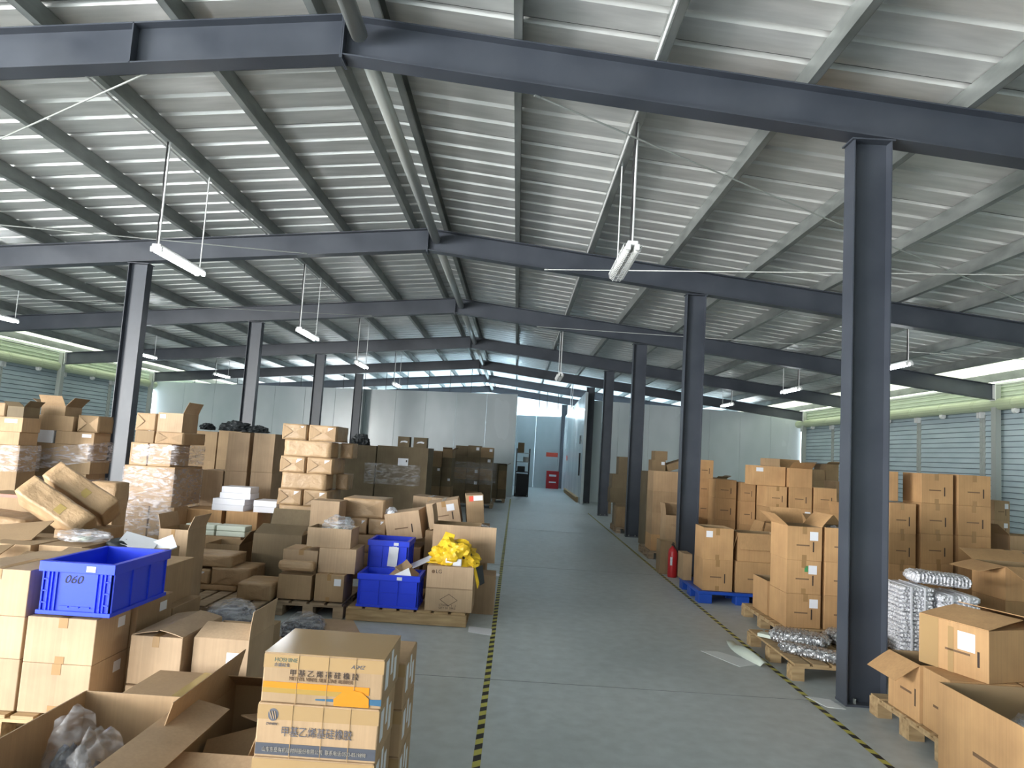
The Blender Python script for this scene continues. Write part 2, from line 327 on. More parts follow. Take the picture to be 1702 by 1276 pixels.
def column(x, y, label, w=.30, f=.17):
    t = thing('steel_column', label, 'column', (x, y, 0), group='dark grey steel columns'); H = bz(x) - .02 - .016
    tilt = .101 * w / 2
    web = MB().box(-w / 2 + .009, w / 2 - .009, -.006, .006, .015, H); web.obj('web', 'steel_paint', t)
    for s in (-1, 1):
        x0, x1 = sorted((s * w / 2, s * (w / 2 - .009)))
        part_box('flange', 'steel_paint', t, x0, x1, -f / 2, f / 2, .015, H)
    bp_ = part_box('base_plate', 'steel_paint', t, -w / 2 - .003, w / 2 + .003, -f / 2 - .003, f / 2 + .003, 0, .015)
    for bx_ in (-.07, .07):
        for by_ in (-.05, .05): MB().tube((bx_, by_, .015), (bx_, by_, .05), .012, 6).obj('bolt', 'galvanised', bp_)
    part_box('cap_plate', 'steel_paint', t, -w / 2 - .02, w / 2 + .02, -f / 2 - .01, f / 2 + .01, H, H + .012)
    return t
for i, y in enumerate(FY[1:7]):
    if i == 5: continue
    column(2.68, y, f'steel H column, {ordn[i]} in the row right of the aisle')
for i, y in enumerate(FY[2:6]):
    column(-6.16, y, f'steel H column, {ordn[i]} seen in the row left of the aisle')
column(2.40, FY[7], 'pale lit steel column at the end of the corridor')
pur = [-13.7, -12.75, -11.5, -10.08, -8.95, -7.7, -6.45, -5.28, -4.06, -2.95, -1.83, -1.36, -.22, .95, 2.15, 3.42, 4.65, 5.8, 6.76, 8.1, 9.3, 10.5]
for x in pur:
    mb = MB(); z = bz(x) + .352; h = .172; w_ = .065; g = .004
    mb.box(x - .002, x + .002, YB, YF - .4, z, z + h); s = 1 if x > XA else -1
    xa, xb = sorted((x, x + s * w_)); mb.box(xa, xb, YB, YF - .4, z, z + g); mb.box(xa, xb, YB, YF - .4, z + h - g - abs(s) * .006, z + h - .006)
    e = x + s * w_; mb.box(e - .002, e + .002, YB, YF - .4, z, z + .022); 
    o = mb.obj('roof_purlin', 'galvanised')
    side = 'left' if x < XA else 'right'; lst = sorted([p for p in pur if (p < XA) == (x < XA)], key=lambda q: abs(q - XA)); k = lst.index(x)
    tag(o, f'galvanised C purlin, {"beside the ridge pipe" if k == 0 else ["", "second", "third", "fourth", "fifth", "sixth", "seventh", "eighth", "ninth", "tenth", "eleventh", "twelfth"][k] + " from the ridge"} on the {side} slope', 'purlin', 'roof purlins')
for i in range(len(FY) - 1):
    o = MB().tube((-1.47, FY[i] + (0.1), 4.975), (-1.47, FY[i + 1] - .1, 4.975), .068, 18).obj('ridge_pipe', 'pipe', smooth=True)
    tag(o, 'round galvanised tube under the ridge, ' + ('rearmost bay overhead' if i == 0 else f'bay behind the {ordn[i-1]} frame'), 'pipe', 'ridge tubes')
def rod(p, q, label, r=.008):
    t = thing('tie_rod', label, 'tie rod', p, group='roof bracing rods'); p = Vector(p); q = Vector(q)
    MB().tube((0, 0, 0), q - p, r, 8).obj('rod', 'pipe', t)
    d = (q - p).normalized(); MB().tube((0, 0, 0), d * .06, .014, 8).obj('nut', 'galvanised', t)
rod((-.03, 5.6, 4.65), (10.2, 10.94, 3.62), 'bracing rod from near beam running down to the right')
rod((.27, 10.94, 4.60), (9.9, 5.6, 3.66), 'thin bracing rod from second beam across the right bay')
rod((-3.25, 5.6, 4.66), (-13.3, 10.94, 3.62), 'bracing rod from near beam running down to the left')
rod((-3.5, 10.94, 4.63), (-13.3, 5.6, 3.6), 'thin bracing rod over the left bay to second beam')
rod((.3, 16.0, 4.6), (10.2, 11.12, 3.64), 'bracing rod in the second bay at right', .006)
rod((-3.5, 16.0, 4.62), (-13.3, 11.12, 3.62), 'bracing rod in the second bay at left', .006)

# ------------------------------------------------------------ batten lights
def batten(x, y, label, on=True, L=1.12, px=None, drop=1.04):
    px = x if px is None else px; drop = bz(px) + .352 - 3.68
    t = thing('batten_light', label, 'light', (x, y, bz(px) + .352 - drop), group='hanging batten lights'); 
    MB().box(-.05, .05, 0, L, .02, .06).obj('tray', 'white_metal', t, bevel=.008)
    for s in (-1, 1):
        tb = MB().tube((s * .042, .03, -.005), (s * .042, L - .03, -.005), .02 if on else .03, 12).obj('tube', 'tube_on' if on else 'tube_off', t, smooth=True)
        for y_ in (0, L - .03): MB().box(s * .042 - .024, s * .042 + .024, y_, y_ + .03, -.03, .03).obj('lamp_holder', 'white_metal', tb, bevel=.006)
    if not on:
        c = MB()
        for q in range(19):
            yq = .03 + q * (L - .06) / 18; pts = [(-.085, .02), (-.075, -.03), (-.04, -.055), (.04, -.055), (.075, -.03), (.085, .02)]
            for a, b in zip(pts[:-1], pts[1:]): c.tube((a[0], yq, a[1]), (b[0], yq, b[1]), .0028, 5, caps=False)
        for a in ((-.085, .02), (-.04, -.055), (.0, -.055), (.04, -.055), (.085, .02)): c.tube((a[0], .0, a[1]), (a[0], L, a[1]), .0035, 5)
        c.obj('wire_cage', 'white_metal', t)
    for yy in (.05, L - .05):
        MB().tube((0, yy, .06), (0, yy, drop + .05), .011 if yy < 1 else .008, 8).obj('hanging_rod', 'white_metal', t)
    c = MB(); pts = [(-.02, .05, .06), (-.025, .04, .3), (-.012, .06, .55), (-.028, .05, .8), (-.015, .03, drop)]
    for a, b in zip(pts[:-1], pts[1:]): c.tube(a, b, .009, 6)
    c.obj('power_cord', 'black_metal', t)
    return t
batten(-4.08, 7.56, 'lit batten light hanging nearest, left of the ridge')
batten(-4.08, 12.7, 'lit batten light in second bay left of the ridge')
batten(-4.08, 17.35, 'lit batten light in third bay left of the ridge')
batten(-4.08, 22.7, 'lit batten light before the left panel wall')
batten(.97, 6.46, 'unlit caged batten light hanging over the aisle', False)
batten(.97, 17.3, 'small unlit batten light far down the aisle', False)
batten(-10.1, 12.75, 'lit batten light at the left picture edge')
batten(-10.1, 18.2, 'lit batten light seen behind the left column')
batten(-10.1, 23.2, 'lit batten light near the far left wall corner')
batten(6.78, 12.35, 'lit batten light right of the nearest right column')
batten(6.78, 17.2, 'lit batten light between first and second right columns')
batten(6.78, 22.6, 'lit batten light before the right panel wall')
batten(2.17, 29.0, 'lit batten light in the far corridor')

# ------------------------------------------------------------ floor tape and litter
for x0, ya, yb, nm in ((-.115, 2.4, 26.5, 'left'), (2.31, 4.2, 22, 'right')):
    t = thing('floor_tape', f'black and yellow hazard tape line along the {nm} aisle edge', 'tape', (x0, 0, 0))
    w_ = .022; y = ya; my, mk = MB(), MB(); k = 0; st = .076
    while y < yb:
        tgt = my if k % 2 else mk; s = -.03 if nm == 'right' else .035
        tgt.add([(-w_, y, .001), (w_, y + s, .001), (w_, y + st + s, .001), (-w_, y + st, .001)], [(0, 1, 2, 3)]); y += st; k += 1
    my.obj('yellow_stripes', 'tape_floor_yellow', t); mk.obj('black_stripes', 'tape_black', t)
def sheet(name, pts, m, label, cat, th=.003, z=0):
    mb = MB(); n_ = len(pts); mb.add([(x, y, z) for x, y in pts] + [(x, y, z + th) for x, y in pts], [tuple(range(n_ - 1, -1, -1)), tuple(range(n_, 2 * n_))] + [(i, (i + 1) % n_, n_ + (i + 1) % n_, n_ + i) for i in range(n_)])
    o = mb.obj(name, m); tag(o, label, cat); return o
sheet('paper_sheet', [(1.80, 6.72), (1.96, 6.74), (2.24, 6.40), (2.02, 6.28)], 'paper_dirty', 'long grey paper strip on the floor right of the aisle', 'paper')
sheet('paper_sheet', [(2.30, 5.60), (2.47, 5.56), (2.50, 5.36), (2.37, 5.38)], 'paper_dirty', 'grey paper scrap at the foot of the nearest column', 'paper')
sheet('paper_sheet', [(-.36, 7.08), (-.13, 7.02), (-.13, 6.78), (-.35, 6.86)], 'sticker', 'white printed paper on the floor by the left tape', 'paper')
sheet('paper_sheet', [(-.34, 10.2), (-.13, 10.15), (-.13, 9.95), (-.33, 9.98)], 'sticker', 'small white paper further down the left tape', 'paper')
o = sheet('cardboard_sheet', [(-1.86, 6.98), (-1.47, 7.0), (-1.18, 6.22), (-1.66, 6.05), (-1.95, 6.2)], 'a', 'flattened cardboard sheet lying on the floor under the black bundle', 'cardboard', .006)
t = thing('plastic_offcut', 'curved clear plastic offcut on the floor by the low pallet', 'plastic', (2.24, 6.33, .0), (0, 0, .05))
mb = MB(); vs = []
for i in range(9):
    a = i / 8; yy = a * .85; xo = .035 * math.sin(a * PI)
    for z, x in ((.003, -.03 - xo * 2), (.07 * math.sin(PI * min(1, a * 1.1 + .15)) + .004, .0 - xo), (.05 * math.sin(PI * min(1, a + .2)) + .003, .04 - xo)): vs.append((x, yy, max(.003, z)))
mb.add(vs, [(3 * i + j, 3 * i + j + 1, 3 * i + j + 4, 3 * i + j + 3) for i in range(8) for j in range(2)]); o = mb.obj('curved_strip', 'pale_goods', t, smooth=True)
o.modifiers.new('s', 'SOLIDIFY').thickness = .003

# ------------------------------------------------------------ pallets
def pallet(x0, x1, y0, y1, label, m='wood_old', h=.138, along='y', group='wooden pallets', bottom=True):
    w_, d = x1 - x0, y1 - y0; t = thing('wooden_pallet', label, 'pallet', ((x0 + x1) / 2, (y0 + y1) / 2, 0), group=group)
    W2, D2 = w_ / 2, d / 2; bt = .018
    if along == 'y':
        n_ = max(4, int(w_ / .15)); p = w_ / n_
        for i in range(n_): part_box('deck_board', m, t, -W2 + i * p + .015, -W2 + (i + 1) * p - .015, -D2, D2, h - bt, h, .002)
        for y in (-D2 + .05, 0, D2 - .05): part_box('stringer_board', m, t, -W2, W2, y - .05, y + .05, h - 2 * bt, h - bt)
    else:
        n_ = max(4, int(d / .15)); p = d / n_
        for i in range(n_): part_box('deck_board', m, t, -W2, W2, -D2 + i * p + .015, -D2 + (i + 1) * p - .015, h - bt, h, .002)
        for x in (-W2 + .05, 0, W2 - .05): part_box('stringer_board', m, t, x - .05, x + .05, -D2, D2, h - 2 * bt, h - bt)
    for x in (-W2 + .05, 0, W2 - .05):
        for y in (-D2 + .06, 0, D2 - .06): part_box('block', m, t, x - .05, x + .05, y - .06, y + .06, bt if bottom else 0, h - 2 * bt)
        if bottom: part_box('bottom_board', m, t, x - .05, x + .05, -D2, D2, 0, bt)
    return t
pallet(-3.25, -2.17, 3.93, 5.28, 'wooden pallet under the near left cartons and blue crate', 'wood')
pallet(-3.35, -2.29, 6.62, 7.74, 'slatted wooden pallet under the brown paper packs')
pallet(-2.27, -1.58, 7.02, 7.95, 'wooden pallet under the four cartons left of the blue crates')
pallet(2.72, 3.84, 7.26, 8.46, 'wooden pallet under the tall aisle stack on the right', 'wood', along='x', bottom=False)
pallet(2.35, 3.45, 5.98, 7.12, 'low empty looking pallet with silver rolls by the near column', 'wood', along='y', bottom=False)
pallet(2.66, 3.86, 4.42, 5.34, 'wooden pallet under the open boxes at front right', 'wood', along='x', bottom=False)
pallet(2.42, 3.3, 12.7, 13.7, 'wooden pallet under the large cartons by the second column')
pallet(2.42, 3.05, 16.7, 17.8, 'wooden pallet under the olive cartons by the fourth column')
pallet(3.5, 4.6, 6.45, 7.0, 'wooden pallet under the white bubble wrap bundle', 'wood', along='x')
pallet(-4.80, -4.06, 8.55, 8.98, 'wooden pallet under the film wrapped cartons by the pillar')
pallet(-2.95, -2.2, 8.70, 9.45, 'wooden pallet hidden under the tall kraft pile')
pallet(-3.66, -2.5, 17.35, 18.5, 'wooden pallet under the right huge brown box')
pallet(-4.98, -3.76, 17.35, 18.5, 'wooden pallet under the left huge brown box')
pallet(-2.3, -1.55, 19.6, 20.65, 'wooden pallet under the tower right of the huge boxes')
pallet(-2.0, -.62, 21.5, 22.7, 'wooden pallet under the film wrapped far tower')
pallet(-1.05, -.3, 24.2, 25.3, 'wooden pallet under the short far tower')
# solid front board pallet under the blue crate and the LG box
t = pallet(-1.55, -.385, 7.02, 8.1, 'pallet with solid front board under crate and LG box', 'wood', .13)
part_box('front_board', 'wood', t, -.58, .58, -.56, -.541, .004, .108, .002)
# corridor skids
for i in range(3):
    t = thing('timber_skid', ['narrow timber skid along the corridor wall, nearest', 'narrow timber skid along the corridor wall, middle', 'narrow timber skid along the corridor wall, farthest'][i], 'skid', (2.4, 28 + i * 2.4, 0), group='timber skids along the corridor wall')
    part_box('top_rail', 'wood', t, -.08, .08, -1.1, 1.1, .16, .2)
    for k in range(5): part_box('block', 'wood', t, -.06, .06, -1.05 + k * .5, -.93 + k * .5, 0, .16)
# blue plastic pallet
t = thing('plastic_pallet', 'blue plastic pallet under open cartons right of the aisle', 'pallet', (2.90, 9.5, 0))
mb = MB(); mb.box(-.55, .55, -.52, .52, .11, .148)
mb.obj('deck', 'pallet_blue', t, bevel=.006)
for x in (-.46, 0, .46):
    for y in (-.43, 0, .43): part_box('foot', 'pallet_blue', t, x - .085, x + .085, y - .085, y + .085, 0, .11, .008)

# ------------------------------------------------------------ cartons
def seeded(s): return random.Random(sum(ord(c_) * (i_ + 1) for i_, c_ in enumerate(s)))
FACES = {'F': ((0, -1), (1, 0)), 'B': ((0, 1), (-1, 0)), 'L': ((-1, 0), (0, -1)), 'R': ((1, 0), (0, 1))}
def flap(name, m, t, side, w, d, h, L, ang, trim=.003):
    (nx, ny), (tx, ty) = FACES[side]
    half = (w if side in 'FB' else d) / 2 - trim; off = (d if side in 'FB' else w) / 2
    a = math.radians(ang); th = .004
    N = Vector((nx, ny, 0)); T = Vector((tx, ty, 0)); D = N * math.sin(a) + Vector((0, 0, 1)) * math.cos(a); P = D.cross(T)
    o0 = N * (off - .003) + Vector((0, 0, h))
    mb = MB(); vs = []
    nseg = 4
    for j in range(nseg + 1):
        q = j / nseg; bow = .003 * math.sin(q * PI) * (1 if ang > 0 else -1)
        for s_ in (-1, 1):
            hh = half * (1 - .03 * q)
            for o_ in (-th / 2, th / 2): vs.append(o0 + D * (L * q) + T * (s_ * hh) + P * (o_ + bow))
    fs = []
    for j in range(nseg):
        a0 = 4 * j; b0 = a0 + 4
        fs += [(a0, a0 + 2, b0 + 2, b0), (a0 + 1, b0 + 1, b0 + 3, a0 + 3), (a0, b0, b0 + 1, a0 + 1), (a0 + 2, a0 + 3, b0 + 3, b0 + 2)]
    e = 4 * nseg; fs += [(0, 1, 3, 2), (e, e + 2, e + 3, e + 1)]
    mb.add(vs, fs); return mb.obj(name, m, t)
def carton(x0, x1, y0, y1, z0, z1, rot, m, feats, label, gi):
    w, d, h = x1 - x0, y1 - y0, z1 - z0; r = seeded(label)
    fl = [f for f in feats.split(';') if f]; is_open = any(f.startswith('open') for f in fl)
    e = (0, 0, r.uniform(-.008, .008)) if not rot else (rot if isinstance(rot, tuple) else (0, 0, rot))
    nm = {'k': 'paper_wrapped_pack', 'w': 'white_box'}.get(m, 'open_carton' if is_open else 'cardboard_box')
    zl = z0
    if rot:
        zl = z0 + (abs(math.sin(e[0])) * d / 2 + abs(math.sin(e[1])) * w / 2) * .98
    t = thing(nm, label, 'package' if m == 'k' else 'box', ((x0 + x1) / 2, (y0 + y1) / 2, zl), e, GR[gi])
    W2, D2 = w / 2, d / 2; EPS = .0016
    if is_open:
        th = .006; mb = MB()
        out = [(-W2, -D2), (W2, -D2), (W2, D2), (-W2, D2)]; inn = [(-W2 + th, -D2 + th), (W2 - th, -D2 + th), (W2 - th, D2 - th), (-W2 + th, D2 - th)]
        vs = [(x, y, 0) for x, y in out] + [(x, y, h) for x, y in out] + [(x, y, h) for x, y in inn] + [(x, y, th) for x, y in inn]
        fo = [(3, 2, 1, 0)] + [(i, (i + 1) % 4, 4 + (i + 1) % 4, 4 + i) for i in range(4)] + [(4 + i, 4 + (i + 1) % 4, 8 + (i + 1) % 4, 8 + i) for i in range(4)]
        fi = [(8 + i, 8 + (i + 1) % 4, 12 + (i + 1) % 4, 12 + i) for i in range(4)] + [(12, 13, 14, 15)]
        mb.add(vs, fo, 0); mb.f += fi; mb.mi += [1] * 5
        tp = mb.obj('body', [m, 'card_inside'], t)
        spec = [f for f in fl if f.startswith('open')][0][5:]
        for s in spec.split(','):
            if s: flap('flap', m, t, s[0], w, d, h, min(w, d) * .5, float(s[1:]))
    elif m == 'k' or 'pack' in fl:
        bm = bmesh.new(); bmesh.ops.create_cube(bm, size=1)
        bmesh.ops.subdivide_edges(bm, edges=bm.edges[:], cuts=7, use_grid_fill=True)
        sd = r.random() * 50
        for v in bm.verts:
            p = v.co.copy()
            q = Vector((p.x * w, p.y * d, p.z * h))
            nn = noise.noise_vector(q * 7 + Vector((sd, 0, 0))) * .010 + noise.noise_vector(q * 19 + Vector((0, sd, 0))) * .005
            if abs(p.z) > .49: nn.z *= .2
            ex = [abs(abs(c_) - .5) < .01 for c_ in p]
            if sum(ex) >= 2: q *= .985
            v.co = q + nn * .8 + Vector((0, 0, h / 2))
            v.co.z = max(.0, v.co.z)
        me = bpy.data.meshes.new('wrapping'); bm.to_mesh(me); bm.free(); me.materials.append(MT['k' if m == 'k' else m])
        o = bpy.data.objects.new('wrapping', me); C.objects.link(o); o.parent = t; tp = o
        me.polygons.foreach_set('use_smooth', [True] * len(me.polygons))
        if w < .5 and y0 < 12:   # folded end triangles pasted on the front
            mb = MB(); yy = -D2 - .006
            for s_ in (-1, 1):
                mb.add([(s_ * W2 * .92, yy, h * .06), (s_ * W2 * .92, yy - .002, h * .94), (s_ * W2 * .12, yy - .003, h * .52)], [(0, 1, 2) if s_ > 0 else (0, 2, 1)])
            mb.obj('folded_end', 'b', t)
    else:
        mb = MB().box(-W2, W2, -D2, D2, 0, h); tp = mb.obj('body', m, t, bevel=.004 if y0 < 12 else 0)
    # printed and pasted details
    t0 = t; t = tp
    def front(name, mm, u0, u1, v0, v1, e_=EPS):  # u,v as fractions on the front face
        return part_box(name, mm, t, -W2 + u0 * w, -W2 + u1 * w, -D2 - e_, -D2 + .0005, v0 * h, v1 * h)
    def rightf(name, mm, u0, u1, v0, v1, e_=EPS): return part_box(name, mm, t, W2 - .0005, W2 + e_, -D2 + u0 * d, -D2 + u1 * d, v0 * h, v1 * h)
    def leftf(name, mm, u0, u1, v0, v1, e_=EPS): return part_box(name, mm, t, -W2 - e_, -W2 + .0005, -D2 + u0 * d, -D2 + u1 * d, v0 * h, v1 * h)
    for f in fl:
        jj = r.uniform(-.05, .05)
        if f == 'tape': front('tape', 'tape_clear', .42 + jj, .56 + jj, .0, 1.0)
        elif f == 'ptape':
            front('tape', 'tape', .45 + jj, .58 + jj, .78, .998)
            if r.random() < .7: front('tape', 'tape', .45 + jj, .58 + jj, .003, .16)
            if is_open is False and y0 < 12: part_box('tape', 'tape', t, -W2 + (.45 + jj) * w, -W2 + (.58 + jj) * w, -D2, D2, h - .0005, h + .001)
        elif f == 'rlabel': rightf('sticker', 'sticker', .62, .82, .62, .85)
        elif f == 'flabel': front('sticker', 'sticker', .66 + jj, .90 + jj, .60, .86)
        elif f == 'flabel2': front('sticker', 'sticker', .08, .30, .70, .90)
        elif f == 'llabel': leftf('sticker', 'sticker', .18, .42, .50, .86)
        elif f == 'ctape': leftf('tape', 'tape_clear', .70, .98, .0, 1.0); leftf('tape', 'tape_clear', .48, .56, .0, .9)
        elif f == 'mark':
            front('printed_mark', 'ink_soft', .26 + jj * .5, .64 + jj * .5, .425, .465); front('printed_mark', 'ink', .735 + jj * .5, .77 + jj * .5, .26, .56)
        elif f == 'lmark':
            leftf('printed_mark', 'ink_soft', .25, .60, .42, .46); leftf('printed_mark', 'ink', .12, .15, .25, .55)
        elif f == 'panel': part_box('flap', m, t0, -W2 + .42 * w, W2 + .17, -D2 - .014, -D2 - .007, h * .26, h * 1.0)
        elif f == 'green': front('printed_mark', 'green_print', .52, .62, .66, .84)
        elif f == 'lid':
            for s_, a_ in (('L', -80), ('R', -77)): flap('lid_flap', m, t0, s_, w, d, h + .002, W2 * .96, a_)
        elif f == 'tape2':
            part_box('tape', 'tape_yellow', t, -.03 + .08, .035 + .08, -D2, D2, h - .0005, h + .0015)
        elif f == 'diamond':
            mb = MB(); cx, cz, a_, b_ = 0, h * .52, .085, .055
            P4 = [(cx - a_, cz), (cx, cz + b_), (cx + a_, cz), (cx, cz - b_)]
            for i in range(4):
                p, q = P4[i], P4[(i + 1) % 4]; mb.tube((p[0], -D2 - .001, p[1]), (q[0], -D2 - .001, q[1]), .0018, 5)
            mb.obj('printed_mark', 'ink', t)
            text('CTN No.  1 - 2\nQTY 24  20KG', .026, (-.09, -D2 - .001, h * .24), (PI / 2, 0, 0), 'ink', t)
        elif f == 'lg':
            mb = MB(); n_ = 20; mb.add([(-.165 + .017 * math.cos(2 * PI * i / n_), -D2 - .0015, h * .74 + .017 * math.sin(2 * PI * i / n_)) for i in range(n_)], [tuple(range(n_))]); mb.obj('logo_disc', 'ink_soft', t)
            text('LG', .05, (-.142, -D2 - .001, h * .74 - .014), (PI / 2, 0, 0), 'ink', t)
            part_box('fold_line', 'ink_soft', t, -W2, W2, -D2 - .0008, -D2, h * .015, h * .03)
        elif f == 'scribble':
            mb = MB(); px_ = None
            for i in range(26):
                q = (-.10 + i * .006 + .010 * math.sin(i * 2.1), -D2 - .0015, h * .66 + .018 * math.sin(i * 1.7))
                if px_: mb.tube(px_, q, .0014, 4)
                px_ = q
            mb.obj('handwriting', 'ink_soft', t)
        elif f == 'redlabel':
            front('sticker', 'sticker', .42, .95, .80, .97); front('red_sticker', 'red_print', .16, .42, .78, .96)
        elif f == 'notice':
            part_box('notice', 'sticker', t, -W2 + .42 * w, -W2 + .62 * w, -D2 - .004, -D2, h * .76 - .09, h * .76 + .09); part_box('black_square', 'ink', t, -W2 + .575 * w, -W2 + .60 * w, -D2 - .006, -D2 - .004, h * .76 - .0, h * .76 + .05)
        elif f == 'notice2':
            mb = MB(); mb.add([(-.09, -D2 - .002, h * .38), (.0, -D2 - .002, h * .46), (.09, -D2 - .002, h * .40), (.10, -D2 - .002, h * .55), (.03, -D2 - .002, h * .62), (-.06, -D2 - .002, h * .56)], [(0, 1, 2, 3, 4, 5)]); mb.obj('sticker', 'sticker', t)
        elif f == 'redtape': front('tape', 'red_print', 0, 1, .86, .99)
    return t0
GR=['cartons on the pallet under the blue crate', 'open cartons in the near left pile', 'brown paper wrapped packs on the left pallet', 'cartons on the pallet left of the blue crates', 'tall pile of kraft paper wrapped packs', 'kraft packs behind the blue crates', 'cartons on the pallet by the aisle', 'large dark boxes before the panel wall', 'dark cartons in the shaded tower', 'dark cartons in the wrapped tower', 'dark cartons in the short tower by the aisle', 'cartons of the film wrapped pallet right of the left pillar', 'cartons in the dark gap behind the wrapped pallet', 'tall tan boxes left of the kraft pile', 'tan boxes under the white boxes', 'flat white boxes on the tan boxes', 'cartons stacked at the far left wall side', 'cartons of the film wrapped pallet at far left', 'jumbled cartons in the left foreground pile', 'open cartons on the near right pallet', 'cartons at the near right corner', 'printed cartons behind the near right pillar', 'cartons by the right shutters', 'printed cartons on the aisle pallet right', 'cartons on the blue plastic pallet', 'open cartons behind the blue pallet', 'printed cartons in the middle right rows', 'cartons heaped near the right shutters', 'cartons heaped behind the middle rows', 'cartons between the second and third right pillars', 'loose cartons heaped behind the large carton pile', 'olive cartons between the third and fourth right pillars']
